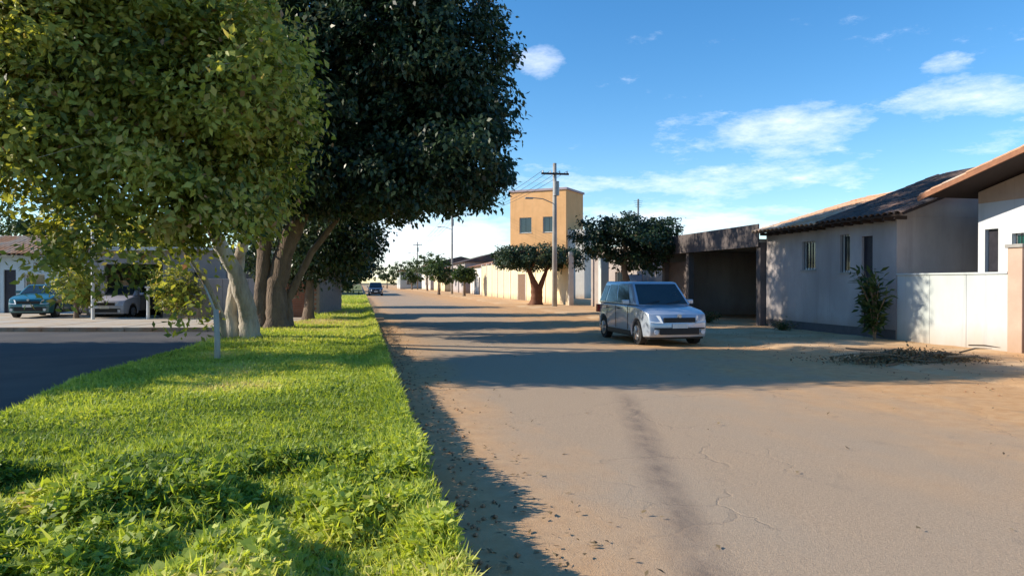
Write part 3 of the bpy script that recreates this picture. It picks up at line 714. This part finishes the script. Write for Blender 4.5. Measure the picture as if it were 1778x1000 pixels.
MB().add([(18.06, 19.5, 4.74), (22.7, 19.5, 3.3), (22.7, 23.05, 3.3), (18.06, 23.05, 4.74), (18.06, 19.5, 4.66), (22.7, 19.5, 3.22), (22.7, 23.05, 3.22), (18.06, 23.05, 4.66)], [(0, 1, 2, 3), (7, 6, 5, 4), (0, 4, 5, 1), (1, 5, 6, 2), (2, 6, 7, 3), (3, 7, 4, 0)]).build('back_slope', M_tile_pale, hc)
MB().add([(18.1, 15.95, 5.06), (22.7, 15.95, 3.35), (22.7, 19.48, 3.35), (18.1, 19.48, 5.06), (18.1, 15.95, 4.98), (22.7, 15.95, 3.27), (22.7, 19.48, 3.27), (18.1, 19.48, 4.98)], [(0, 1, 2, 3), (7, 6, 5, 4), (0, 4, 5, 1), (1, 5, 6, 2), (2, 6, 7, 3), (3, 7, 4, 0)]).build('back_slope', M_tile_old, hb)
MB().prism_y([(WX + .22, 3.46), (22.3, 3.46), (22.3, 3.5), (18.15, 4.98), (WX + .22, 3.47)], 19.2, 19.395).build('gable', M_plaster_grey, hb)
MB().box(WX + .22, 20, 22.8, 23.0, -.1, 3.3).build('side_wall', M_plaster_grey, hc)
for k in range(8): MB().box(13.58, WX + .01, 19.7 + k * .42, 19.76 + k * .42, 3.21, 3.305).build('rafter', M_wood, hc)
MB().box(WX - .02, WX + .01, 16.7, 22.95, -.1, .32).build('plinth', mat('dark_plinth', (.12, .10, .10), (.08, .07, .07), 3, .9), hc)

# carport with a dark gate
cp = thing('carport', 'open deep black carport with a flat dark-brown front, right of the parked car', 'carport', (0, 0, 0))
MB().box(WX - .25, 19.5, 23.02, 31.5, 3.0, 3.12).build('roof', M_concrete, cp)
MB().box(WX - .3, WX - .252, 23.02, 31.5, 2.86, 3.65).build('fascia', mat('brown_fascia', (.13, .105, .10), (.08, .07, .07), 2, .85, bump=.2), cp)
for yy in (23.03, 28.7, 31.2): MB().box(WX - .2, WX + .06, yy, yy + .28, -.1, 2.998).build('post', MATS['brown_fascia'], cp, bevel=.01)
MB().box(19.3, 19.5, 23.03, 31.5, -.1, 2.998).build('back_wall', mat('shade_black_wall', (.035, .033, .036), (.02, .02, .02), 2, .9), cp)  # near-black colour paints in the deep shade of the open carport
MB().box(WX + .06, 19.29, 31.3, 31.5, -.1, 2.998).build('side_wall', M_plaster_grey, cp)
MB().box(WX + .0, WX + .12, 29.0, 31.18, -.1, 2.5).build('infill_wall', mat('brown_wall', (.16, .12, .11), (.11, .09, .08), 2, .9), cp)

# blue gate with a white pillar behind the car
bgx = PX(1046, 33.5)
bg_ = thing('blue_gate', 'dark blue sheet-metal gate seen left of the parked car', 'gate', (13.9, 34.2, 0))
for i in range(8): MB().box(0, .05, i * .30 + .005, (i + 1) * .30 - .005, .06, 2.0).build('panel', M_metal_blue, bg_, bevel=.004)
MB().box(-.03, 0.0, 0, 2.4, 1.0, 1.08).build('rail', M_metal_blue, bg_)
wp = thing('white_pillar', 'tall white pillar standing between the two clipped trees', 'pillar', (*PX(1048, 38.5), 0))
MB().box(-.22, .22, -.22, .22, -.1, 2.95).build('shaft', M_plaster_white, wp, bevel=.01)
MB().box(-.28, .28, -.28, .28, 2.952, 3.05).build('cap', M_plaster_white, wp, bevel=.01)

# house between carport and cream wall
hd = thing('flat_roofed_house', 'low grey-brown flat-roofed house behind the box-clipped tree', 'house', (0, 0, 0))
wall_with_holes(hd, 'wall', mat('taupe_plaster', (.36, .31, .28), (.28, .24, .22), 1.5, .9, bump=.15, damp=(.30, .19, .11)), 'x', 14.6, .2, 31.7, 44.5, -.1, 3.5, [(38.5, 40, 1.0, 2.2), (41.5, 42.5, .0, 2.2)])
window(hd, 'x', 14.6, 38.5, 40, 1.0, 2.2, bars=6)
MB().box(14.68, 14.72, 41.5, 42.5, 0, 2.2).build('door', M_wood, hd)
MB().box(14.8, 22, 31.7, 31.9, -.1, 3.5).build('side_wall', M_plaster_grey, hd)
MB().box(14.8, 22, 44.3, 44.5, -.1, 3.5).build('side_wall', M_plaster_grey, hd)
MB().box(14.45, 22, 31.6, 44.6, 3.502, 3.66).build('roof', M_concrete, hd)

# cream street wall and two-storey orange house behind it
cw = thing('cream_wall', 'long sunlit cream wall along the far pavement', 'wall', (13.6, 46, 0))
for i in range(11): MB().box(0, .2, i * 3.2 + .012, (i + 1) * 3.2 - .012, -.1, 3.4 + (.0 if i % 2 else .0)).build('panel', M_cream, cw, bevel=.01)
for i in range(12): MB().box(-.06, .26, i * 3.2 - .1, i * 3.2 + .1, -.1, 3.6).build('post', M_palewall, cw, bevel=.01)
MB().box(.02, .18, 24.2, 26.8, 3.42, 3.425).build('coping', M_concrete, cw)
MB().box(-.035, -.003, 13.1, 15.7, 0, 2.3).build('gate', mat('brown_gate', (.2, .12, .07), (.14, .08, .05), 5, .7), cw)
ox, oy = PX(886, 71)
oh = thing('orange_house', 'two-storey orange house rising over the cream wall beside the utility pole', 'house', (ox, oy, 0), R(-38))
wall_with_holes(oh, 'front_wall', M_orange, 'y', 0, .2, 0, 5.9, -.1, 10.4, [(1.0, 2.3, 6.4, 7.9), (3.5, 4.8, 6.4, 7.9), (1.0, 2.3, 2.6, 4.0)])
window(oh, 'y', 0, 1.0, 2.3, 6.4, 7.9); window(oh, 'y', 0, 3.5, 4.8, 6.4, 7.9); window(oh, 'y', 0, 1.0, 2.3, 2.6, 4.0)
wall_with_holes(oh, 'side_wall', M_orange, 'x', 0, .2, .201, 4.6, -.1, 10.4, [(1.6, 3.0, 6.4, 7.9)])
window(oh, 'x', 0, 1.6, 3.0, 6.4, 7.9)
MB().box(5.7, 5.9, .201, 4.6, -.1, 10.4).build('side_wall', M_orange, oh)
MB().box(.201, 5.699, 4.4, 4.6, -.1, 10.4).build('back_wall', M_orange, oh)
MB().box(-.12, 6.02, -.12, 4.72, 10.402, 10.6).build('roof', mat('purplish_parapet', (.42, .34, .36), (.33, .27, .3), 2, .9), oh)
MB().box(5.902, 7.6, 0.4, 4, -.1, 6.6).build('annexe', M_palewall, oh)

# pole(s)
def pole(px, d, toppy, label, r0=.16, arm=True, basez=0):
    x, y = PX(px, d); h = gz(toppy, d)
    t = thing('utility_pole', label, 'utility pole', (x, y, 0), 0, 'utility poles along the right pavement')
    MB().tube([(0, 0, -.1), (0, 0, h * .5), (0, 0, h)], [r0, r0 * .85, r0 * .68], 10).build('shaft', M_concrete, t, smooth=True)
    if arm:
        MB().box(-.9, .9, -.16, -.06, h - .75, h - .63).build('crossarm', M_wood, t)
        for k in (-.8, -.3, .3, .8): MB().tube([(k, -.11, h - .63), (k, -.11, h - .5)], [.05, .035], 8).build('insulator', M_frame_white, t)
        MB().tube([(.0, -.34, h - 2.1), (.0, -.34, h - 1.2)], .2, 12).build('transformer', M_iron, t, smooth=False)
        MB().tube([(0, -.15, h - 1.6), (.0, -.25, h - 1.6)], .05, 6).build('bracket', M_iron, t)
        MB().tube([(0, 0, h - 2.6), (-.8, -.1, h - 2.3), (-1.5, -.1, h - 2.25)], .03, 6).build('lamp_arm', M_iron, t)
        MB().box(-1.95, -1.45, -.2, 0, h - 2.33, h - 2.23).build('lamp_head', M_iron, t, bevel=.02)
    return (x, y, h)
p1 = pole(963, 46, 284, 'tall concrete utility pole with transformer before the orange house', .17)
p2 = pole(785, 95, 365, 'distant slender utility pole left of the cream wall', .15)
p3 = pole(725, 150, 420, 'most distant utility pole where the street fades out', .15)
x, y = PX(1108, 52)
ap = thing('aerial_mast', 'thin dark aerial mast poking above the box-clipped tree', 'aerial', (x, y, 0))
MB().tube([(0, 0, 0), (0, 0, gz(346, 52))], .07, 8).build('mast', M_iron, ap)
for k in range(4): MB().box(-.35 + .05 * k, .35 - .05 * k, -.01, .01, gz(346, 52) - .15 - .14 * k, gz(346, 52) - .13 - .14 * k).build('rod', M_iron, ap)
def wires(a, b, k):
    for i, dx in enumerate((-.8, -.3, .3, .8)[:k]):
        pts = []
        for s in range(13):
            t = s / 12; pts.append((a[0] + (b[0] - a[0]) * t + dx, a[1] + (b[1] - a[1]) * t - .11, (a[2] * (1 - t) + b[2] * t) - .49 - 4 * .9 * t * (1 - t)))
        w = MB().tube(pts, .014, 5).build('power_line', M_plastic)
        tag(w, ('thin power line between the tall near pole and the slender one, ' if a[1] < 60 else 'thin power line from the slender pole to the most distant one, ') + ['leftmost', 'second from left', 'third from left', 'rightmost'][i], 'cable', 'power lines')
wires(p1, p2, 4); wires(p2, p3, 4)

# ------------------------------------------------------------------ far end of the street
far_specs = [(14.5, 82, 12, 14, 3.6, M_palewall, 'pale low house beyond the cream wall'), (14.2, 99, 10, 16, 4.4, M_plaster_grey, 'greyish house farther down the right side'), (13.8, 120, 12, 18, 3.8, M_cream, 'small cream house far down the street'),
             (13.5, 142, 12, 20, 5.2, M_palewall, 'taller pale house near the end of the street'), (9, 168, 16, 14, 4.2, M_plaster_white, 'white house closing the view at the end of the street'), (-14, 120, 11, 16, 3.8, M_palewall, 'pale house on the left side far behind the tree row'), (-14, 88, 11, 16, 4.0, M_plaster_pink, 'pink house on the left side behind the tree row')]
for i, (x, y, w, l, h, m, lab) in enumerate(far_specs):
    t = thing('distant_house', lab, 'house', (x, y, 0), 0)
    wall_with_holes(t, 'wall', m, 'x', 0, .2, 0, l, -.1, h, [(2, 3.6, 1, 2.3), (6, 7, 0.05, 2.2), (9, 10.6, 1, 2.3)])
    window(t, 'x', 0, 2, 3.6, 1, 2.3); window(t, 'x', 0, 9, 10.6, 1, 2.3); MB().box(.08, .12, 6, 7, .05, 2.2).build('door', M_wood, t)
    wall_with_holes(t, 'front_wall', m, 'y', .001, .2, .2, w, -.1, h, [(1.5, 3, 1, 2.3)]); window(t, 'y', .001, 1.5, 3, 1, 2.3)
    MB().box(w - .2, w, .21, l, -.1, h).build('side_wall', m, t)
    MB().prism_y([(-.5, h), (w + .5, h), (w / 2, h + 1.5)], -.4, l + .4).build('roof', M_tile if i % 2 == 0 else M_tile_old, t)
rt = random.Random(5)
for i, (px, py, d, s) in enumerate([(762, 468, 92, 1.9), (806, 476, 80, 1.0), (742, 462, 130, 3.0), (700, 470, 170, 3.2), (672, 478, 190, 2.8), (715, 478, 150, 2.2)]):
    x, y = PX(px, d); z = gz(py, d)
    tree('distant_tree', (x, y, 0), [(x, y, max(z, s * 1.1), s, s, s * .8), (x + s * .5, y, max(z, s) - .2 * s, s * .7, s * .7, s * .6), (x - s * .5, y, max(z, s) + .1 * s, s * .6, s * .7, s * .6)], 2600, .34, LEAF_MID, M_bark, [([(x, y, -.1), (x, y, 1), (x, y, max(z, s))], [.18, .14, .08])], limbs=4,
         label=['small bushy tree at the far end of the cream wall', 'slim small tree standing just before the cream wall', 'broad hazy tree above the distant roofs', 'wide tree at the street end', 'farthest low tree beside the vanishing road', 'rounded tree before the closing houses'][i], group='distant trees along the street', clump=.5, seed=50 + i)

# ------------------------------------------------------------------ left side, beyond the side road (all face the camera)
def left_root(name, label, cat, px, d): return thing(name, label, cat, (*PX(px, d), 0), -YAW)
l1 = left_root('roofed_house', 'pinkish-white house with an orange tiled roof at the far left edge', 'house', -130, 35)
w_ = 265 / F * 35
wall_with_holes(l1, 'wall', M_plaster_pink, 'y', 0, .2, 0, 3.6, -.1, 2.9, [(1.3, 2.6, 1, 2.2)]); window(l1, 'y', 0, 1.3, 2.6, 1, 2.2, bars=6)
wall_with_holes(l1, 'side_wing', mat('pale_blue_plaster', (.52, .62, .66), (.44, .53, .57), 1.5, .9), 'y', .02, .2, 3.601, w_, -.1, 2.9, [(3.8, 4.4, .05, 2.2), (4.8, 5.8, .9, 2.0)])
MB().box(3.8, 4.4, .1, .14, .05, 2.2).build('door', M_metal_dark, l1); window(l1, 'y', .02, 4.8, 5.8, .9, 2.0)
MB().box(w_ - .2, w_, .22, 7, -.1, 2.9).build('side_wall', M_palewall, l1)
tiled_slope(l1, (-.3, -.6, 2.93), (1, 0, 0), (0, 3.2, 1.15), 28, 8, M_tile_pale, M_wood, 224)
l2 = left_root('gate_house', 'grey flat-roofed house with a dark garage opening behind the hanging foliage', 'house', 150, 32)
wall_with_holes(l2, 'wall', M_plaster_grey, 'y', 0, .2, 0, 6.2, -.1, 3.0, [(.8, 3.4, 0, 2.4), (4.3, 5.3, 1, 2.1)])
window(l2, 'y', 0, 4.3, 5.3, 1, 2.1, bars=5)
MB().box(0, 6.2, 5, 5.2, -.1, 3.0).build('back_wall', M_plaster_grey, l2)
MB().box(0, .2, .2, 5, -.1, 3).build('side_wall', M_plaster_grey, l2); MB().box(6, 6.2, .2, 5, -.1, 3).build('side_wall', M_plaster_grey, l2)
MB().box(-.15, 6.35, -.3, 5.3, 3.002, 3.15).build('roof', M_frame_white, l2)
l3 = left_root('brick_house', 'low red-brown brick house glimpsed right of the trunks', 'house', 478, 31)
brick_me = MB().box(0, .24, -.012, .05, 0, .085).mesh('brick', bevel=.004); brick_me.materials.append(M_brick)
MB().box(0, 1.9, 0, 4, -.1, 1.9).build('wall', mat('mortar', (.3, .24, .2), (.22, .18, .15), 4, .95), l3)
for r_ in range(20):
    for c_ in range(8):
        xx = c_ * .255 + (.0 if r_ % 2 else -.12)
        if xx < -.01 or xx > 1.66: continue
        link('brick', brick_me, None, l3, loc=(xx, -.004 + random.uniform(-.004, .004), -.06 + r_ * .098))
MB().box(-.2, 2.1, -.25, 4.2, 1.902, 2.05).build('roof', M_tile, l3)
l4 = left_root('garden_wall', 'grey garden wall between the garage house and the trunks', 'wall', 342, 30.8)
for i in range(3): MB().box(i * 1.1 + .006, i * 1.1 + 1.094, 0, .15, -.1, 1.75).build('panel', M_plaster_grey, l4, bevel=.008)
for (px, top, lab) in [(161, 372, 'pale slim lamp post before the garage house'), (257, 500, 'short pale post right of the garage')]:
    x, y = PX(px, 29.2); t = thing('pale_post', lab, 'post', (x, y, .08))
    MB().tube([(0, 0, 0), (0, 0, gz(top, 29.2) - .08)], [.07, .055], 8).build('shaft', M_frame_white, t)
    MB().box(-.1, .1, -.1, .1, gz(top, 29.2) - .08, gz(top, 29.2) - .02).build('cap', M_frame_white, t)
for i, (px, py, d, s, lab) in enumerate([(132, 490, 30, .8, 'leafy bush at the right corner of the tiled house'), (300, 500, 30, .9, 'green bush right of the garage opening'), (285, 425, 33.5, 1.7, 'bright green tree top behind the garage house'), (190, 400, 39, 2.4, 'green tree behind the flat roof of the garage house'), (60, 395, 42, 2.6, 'tree rising behind the tiled roof at far left')]):
    x, y = PX(px, d); z = gz(py, d)
    tree('garden_bush' if i < 2 else 'garden_tree', (x, y, 0), [(x, y, z, s, s, s), (x + .4 * s, y, z - .5 * s, s * .8, s * .8, s * .7)], 5000 if i < 2 else 9000, .12 if i < 2 else .2, LEAF_NEAR if i < 3 else LEAF_MID, M_bark, [([(x, y, -.05), (x, y, z * .5), (x, y, z)], [.12, .09, .05])], limbs=4, label=lab, cat='bush' if i < 2 else 'tree', clump=.3 if i < 2 else .45, seed=70 + i, tone_mu=.5)

# ------------------------------------------------------------------ cars
def car(label, paint, loc, rz, group=None, L=4.05, Wd=1.68, Ht=1.62, van=True):
    t = thing('parked_car', label, 'car', loc, rz, group)      # nose towards -y, local
    yf, yr = -L / 2, L / 2; wr = .31; ya, yb = yf + .78, yr - .72
    def arch(cy, z, n=9, rr_=.37):
        return [(cy + rr_ * math.cos(math.pi - math.pi * k / n), wr + rr_ * math.sin(math.pi - math.pi * k / n)) for k in range(n + 1)]
    low = .22
    prof = [(yf + .05, low + .02), (yf, .38), (yf + .01, .62), (yf + .09, .80), (yf + .45, .93), (yf + .98, 1.02), (yf + 1.6, 1.03), (0.3, 1.03), (yr - .35, 1.03), (yr - .05, 1.0), (yr, .7), (yr - .02, .36), (yr - .08, low + .02)]
    a2 = [(y, z) for y, z in reversed(arch(yb, 0)) if z > low]; a1 = [(y, z) for y, z in reversed(arch(ya, 0)) if z > low]
    prof = prof + [(yb + .36, low)] + a2 + [(yb - .36, low), (ya + .36, low)] + a1 + [(ya - .36, low)]
    mb = MB(); n = len(prof); layers = [(-Wd / 2, .0), (-Wd / 2 + .10, 1.), (Wd / 2 - .10, 1.), (Wd / 2, 0.)]
    hw = Wd / 2
    vs = []
    xsl = [-hw, -hw * .8, -hw * .4, 0, hw * .4, hw * .8, hw]
    for x in xsl:
        for (y, z) in prof:
            u = abs(y) / (L / 2); e = max(0, (u - .72) / .28)
            xx = x * (1 - .10 * e * e); yy = y * (1 - .045 * (abs(x) / hw) ** 3 * (1 if u > .8 else 0))
            zz_ = z - (.05 if z > .9 else 0) * (abs(x) / hw) ** 3
            if abs(x) == hw: xx *= (1 - .05 * max(0, (z - .75) / .3)) * (1 - .03 * max(0, (.4 - z) / .2))
            vs.append((xx, yy, zz_))
    fs = [tuple(range(n)), tuple(range((len(xsl) - 1) * n + n - 1, (len(xsl) - 1) * n - 1, -1))]
    for j in range(len(xsl) - 1):
        for i in range(n): fs.append((j * n + i, (j + 1) * n + i, (j + 1) * n + (i + 1) % n, j * n + (i + 1) % n))
    mb.add(vs, fs); me = mb.mesh('body'); 
    bm = bmesh.new(); bm.from_mesh(me)
    sh = [e for e in bm.edges if len(e.link_faces) == 2 and e.calc_face_angle(0) > R(50) and abs(e.verts[0].co.x) > hw * .85]
    bmesh.ops.bevel(bm, geom=sh, offset=.035, segments=3, affect='EDGES', profile=.6); bmesh.ops.triangulate(bm, faces=[f for f in bm.faces if len(f.verts) > 4])
    for f in bm.faces: f.smooth = True
    bm.to_mesh(me); bm.free()
    try: me.set_sharp_from_angle(angle=R(35))
    except Exception: pass
    link('body', me, paint, t)
    # greenhouse
    b0, b1 = yf + .95, yr - .12; r0, r1 = yf + 1.62, yr - .42; zb, zt = .99, Ht; bw_, tw = hw * .955, hw * .76
    C_ = [(-bw_ * .97, b0, zb), (bw_ * .97, b0, zb), (bw_, b1, zb), (-bw_, b1, zb), (-tw, r0, zt - .05), (tw, r0, zt - .05), (tw, r1, zt - .03), (-tw, r1, zt - .03)]
    cabin = MB().add(C_, [(0, 3, 2, 1), (4, 5, 6, 7), (0, 1, 5, 4), (1, 2, 6, 5), (2, 3, 7, 6), (3, 0, 4, 7)])
    cm = cabin.mesh('cabin', True, bevel=.085); 
    try: cm.set_sharp_from_angle(angle=R(55))
    except Exception: pass
    cb = link('cabin', cm, paint, t)
    ce = Vector((0, .1, (zb + zt) / 2))
    def pane(name, q, u0, u1, v0, v1, m=M_glass, par=cb):
        q = [Vector(a) for a in q]; g = lambda u, v: (q[0].lerp(q[1], u)).lerp(q[3].lerp(q[2], u), v)
        pts = [g(u0, v0), g(u1, v0), g(u1, v1), g(u0, v1)]; nr = (pts[1] - pts[0]).cross(pts[3] - pts[0]).normalized()
        if nr.dot(pts[0] - ce) < 0: nr = -nr
        a = [p + nr * .006 for p in pts]; b = [p - nr * .02 for p in pts]
        MB().add([tuple(p) for p in b + a], [(0, 1, 2, 3), (4, 5, 6, 7), (0, 1, 5, 4), (1, 2, 6, 5), (2, 3, 7, 6), (3, 0, 4, 7)]).build(name, m, par)
    pane('windscreen', [C_[0], C_[1], C_[5], C_[4]], .06, .94, .06, .90)
    pane('rear_window', [C_[3], C_[2], C_[6], C_[7]], .1, .9, .15, .85)
    for q in ([C_[0], C_[3], C_[7], C_[4]], [C_[1], C_[2], C_[6], C_[5]]):
        pane('side_window', q, .13, .46, .10, .85); pane('side_window', q, .49, .76, .10, .85); pane('side_window', q, .80, .95, .12, .82)
    # seams, wipers and trim
    for s in (-1, 1):
        for yy in (-.62, .28, 1.0):
            MB().box(min(s * (hw - .01), s * (hw + .002)), max(s * (hw - .01), s * (hw + .002)), yy - .006, yy + .006, .36, .97).build('door_seam', M_plastic, t)
        MB().box(min(s * (hw - .03), s * (hw + .012)), max(s * (hw - .03), s * (hw + .012)), ya + .42, yb - .42, .22, .34).build('sill_trim', M_plastic, t, bevel=.008)
    for xx in (-.5, .08): MB().tube([(xx, b0 - .02, zb + .05), (xx + .42, b0 + .10, zb + .13)], .010, 5).build('wiper', M_plastic, t)
    MB().box(-.66, .66, yf - .012, yf + .03, .44, .47).build('bumper_strip', M_plastic, t)
    for s in (-1, 1): MB().tube([(s * .62, yf - .014, .36), (s * .62, yf + .03, .36)], .055, 12).build('fog_lamp', M_lamp, t)
    MB().tube([(0, yf - .016, .76), (0, yf + .06, .76)], .045, 12).build('badge', M_rim, t)
    # front
    yn = yf - .004
    MB().box(-.42, .42, yn, yn + .05, .60, .72).build('grille', M_plastic, t, bevel=.01)
    MB().box(-.52, .52, yn - .006, yn + .05, .30, .44).build('air_intake', M_plastic, t, bevel=.01)
    MB().box(-.2, .2, yn - .022, yn - .008, .46, .57).build('number_plate', M_frame_white, t)
    for s in (-1, 1):
        MB().add([(s * .44, yf - .003, .58), (s * .74, yf + .07, .60), (s * .755, yf + .24, .80), (s * .50, yf + .06, .76),
                  (s * .44, yf + .1, .58), (s * .70, yf + .2, .60), (s * .70, yf + .34, .76), (s * .5, yf + .2, .74)],
                 [(0, 1, 2, 3), (4, 7, 6, 5), (0, 4, 5, 1), (1, 5, 6, 2), (2, 6, 7, 3), (3, 7, 4, 0)]).build('headlight', M_lamp, t)
        MB().box(s * .74 - .08, s * .74 + .06, yr - .14, yr + .006, .72, .95).build('tail_light', M_redlens, t, bevel=.01)
        MB().box(min(s * (hw + .16), s * (hw - .03)), max(s * (hw + .16), s * (hw - .03)), b0 + .36, b0 + .46, 1.02, 1.14).build('mirror', paint, t, bevel=.025)
        for yy in (-.05, .85): MB().box(min(s * hw, s * (hw + .02)), max(s * hw, s * (hw + .02)), yy, yy + .16, .88, .91).build('door_handle', M_plastic, t)
        for yy in (ya, yb):
            wroot = MB().tube([(s * (hw - .20), yy, wr), (s * (hw - .02), yy, wr)], wr - .004, 24); 
            tw_ = wroot.build('wheel', M_tyre, t, bevel=.0)
            MB().tube([(s * (hw - .04), yy, wr), (s * (hw - .008), yy, wr)], wr * .62, 16).build('rim', M_rim, tw_)
            for k in range(5):
                a = k * 2 * math.pi / 5; MB().tube([(s * (hw - .004), yy + math.cos(a) * .05, wr + math.sin(a) * .05), (s * (hw - .004), yy + math.cos(a) * .17, wr + math.sin(a) * .17)], .022, 5).build('spoke', M_rim, tw_)
    MB().box(-hw + .12, hw - .12, yf + .2, yr - .15, .18, .24).build('underbody', M_plastic, t)
    return t
fx, fy = GP(1172, 602)
car('silver-blue hatchback parked nose towards the camera in the tree shade', M_silver, (fx + .12, fy + 2.0, 0), 0, Ht=1.66)
x, y = PX(652, 86)
car('small dark car far down the road beside the grass strip', M_darkpaint, (x, y, 0), 0)
x, y = PX(84, 31.8)
car('teal car standing at the far left before the tiled house', M_tealpaint, (x, y, .1), -YAW + R(12), Ht=1.45)
x, y = PX(225, 33)
car('pale grey car parked inside the dark garage opening', M_lilacpaint, (x, y, .0), -YAW, Ht=1.5)

# ------------------------------------------------------------------ debris by the wall and weeds
def debris():
    cx, cy = GP(1580, 630)
    t = thing('branch_pile', 'heap of dry brown branches and leaves on the dirt before the white wall', 'branch pile', (cx, cy, 0))
    r = random.Random(3); ang = math.atan2(-SI, CO)
    for k in range(46):
        u = r.gauss(0, .55); v = r.gauss(0, .28); z = .05 + abs(r.gauss(0, .09)); a = ang + r.gauss(0, .6); l = r.uniform(.35, 1.1)
        c = Vector((u * CO - v * SI * -1, -u * SI + v * CO, z)); d = Vector((math.cos(a), math.sin(a), r.uniform(-.1, .22)))
        MB().tube([c - d * l / 2, c + Vector((0, 0, r.uniform(-.03, .05))), c + d * l / 2], [.022 * r.uniform(.6, 1.3), .016, .006], 5).build('branch', M_drybr, t)
    n = 5200; q = np.random.default_rng(4); u = q.normal(0, .62, n); v = q.normal(0, .28, n); X = u * CO + v * SI; Y = -u * SI + v * CO
    Z = .05 + np.abs(q.normal(0, .10, n)) * np.exp(-(u / 1.2) ** 2 - (v / .5) ** 2)
    vv, qq = leaves(np.stack([X, Y, Z], 1), q.normal(size=(n, 3)) + [0, 0, .8], q.normal(size=(n, 3)), q.uniform(.04, .09, n), q.uniform(.02, .045, n))
    link('dry_leaves', np_mesh('dry_leaves', vv, qq, q.random(n), LEAF_DRY), None, t, kind='stuff')
debris()
def weed(px, d, h, s, n, label, name='wall_shrub', lf=.14, m=None, cat='shrub', seed=0, x=None, y=None):
    if x is None: x, y = PX(px, d)
    t = thing(name, label, cat, (x, y, .02)); q = np.random.default_rng(seed + 900); sb = MB()
    P = []
    for k in range(n):
        a = q.uniform(0, 2 * np.pi); r_ = q.uniform(.1, 1) * s; hh = h * q.uniform(.5, 1)
        top = np.array([math.cos(a) * r_ * .8, math.sin(a) * r_, hh]); sb.tube([(0, 0, 0), tuple(top * [.3, .3, .6]), tuple(top)], [.015, .011, .005], 5)
        ln = 22
        for j in range(ln):
            tt = q.uniform(.25, 1.05); P.append(top * [tt ** 1.5, tt ** 1.5, tt] + q.normal(0, .05, 3))
    P = np.array(P); N = len(P); out_ = P * [1, 1, .2]
    v, f = leaves(P, q.normal(size=(N, 3)) * .6 + [0, 0, .8], out_ + q.normal(size=(N, 3)) * .25 + [0, 0, -.05], lf * q.uniform(.6, 1.4, N), lf * .34 * q.uniform(.6, 1.3, N))
    sb.build('stems', M_drybr, t); link('foliage', np_mesh('foliage', v, f, np.clip(q.normal(.4, .2, N), 0, 1), m or LEAF_MID), None, t); return t
weed(0, 0, 1.9, .6, 26, 'tall dark long-leaved shrub at the shaded end of the white garden wall', lf=.26, seed=1, x=13.35, y=16.7)
weed(0, 0, .45, .9, 30, 'green weeds spreading before the carport gate', lf=.1, seed=3, x=13.0, y=25.4)
weed(0, 0, .35, .7, 24, 'small weeds along the base of the grey house', lf=.09, seed=4, x=13.3, y=20.8)

def litter():
    n = 1700; q = np.random.default_rng(11)
    X = KX + .02 + np.abs(q.normal(0, .55, n)) ; Y = 2 + 28 * q.random(n) ** 1.3
    m = q.random(n) < .25; X[m] = q.uniform(KX, 13.5, m.sum())
    m = q.random(n) < .2; X[m] = q.uniform(10.2, 13.8, m.sum())
    Z = .012 + q.random(n) * .012 + np.where(X > 9.6, .06, 0)
    v, f = leaves(np.stack([X, Y, Z], 1), q.normal(size=(n, 3)) * .25 + [0, 0, 1], q.normal(size=(n, 3)), q.uniform(.03, .07, n), q.uniform(.015, .035, n))
    o = link('fallen_leaves', np_mesh('fallen_leaves', v, f, q.random(n), LEAF_DRY), kind='stuff'); tag(o, 'small dry leaves scattered along the kerb and over the road', 'fallen leaves')
    # pebbles on the dirt verge and gutter
    me = MB(); r = random.Random(8)
    for k in range(1500):
        x = r.choice([KX + abs(r.gauss(0, .3)) + .02, r.uniform(8.5, 13.9), r.uniform(8.5, 13.9)]); y = 2.5 + 24 * r.random() ** 1.2; s = r.uniform(.008, .028)
        z = .01 + (.05 if x > 10 else 0)
        pts = [(x + s * r.uniform(.7, 1.2) * a, y + s * r.uniform(.7, 1.2) * b, z + s * c * .7) for a, b, c in ((1, 0, 0), (-1, 0, 0), (0, 1, 0), (0, -1, 0), (0, 0, 1), (0, 0, -1))]
        me.add(pts, [(0, 2, 4), (2, 1, 4), (1, 3, 4), (3, 0, 4), (2, 0, 5), (1, 2, 5), (3, 1, 5), (0, 3, 5)])
    o = link('gravel', me.mesh('gravel'), M_soil, kind='stuff'); tag(o, 'loose pebbles strewn on the dirt and gutter', 'gravel')
litter()
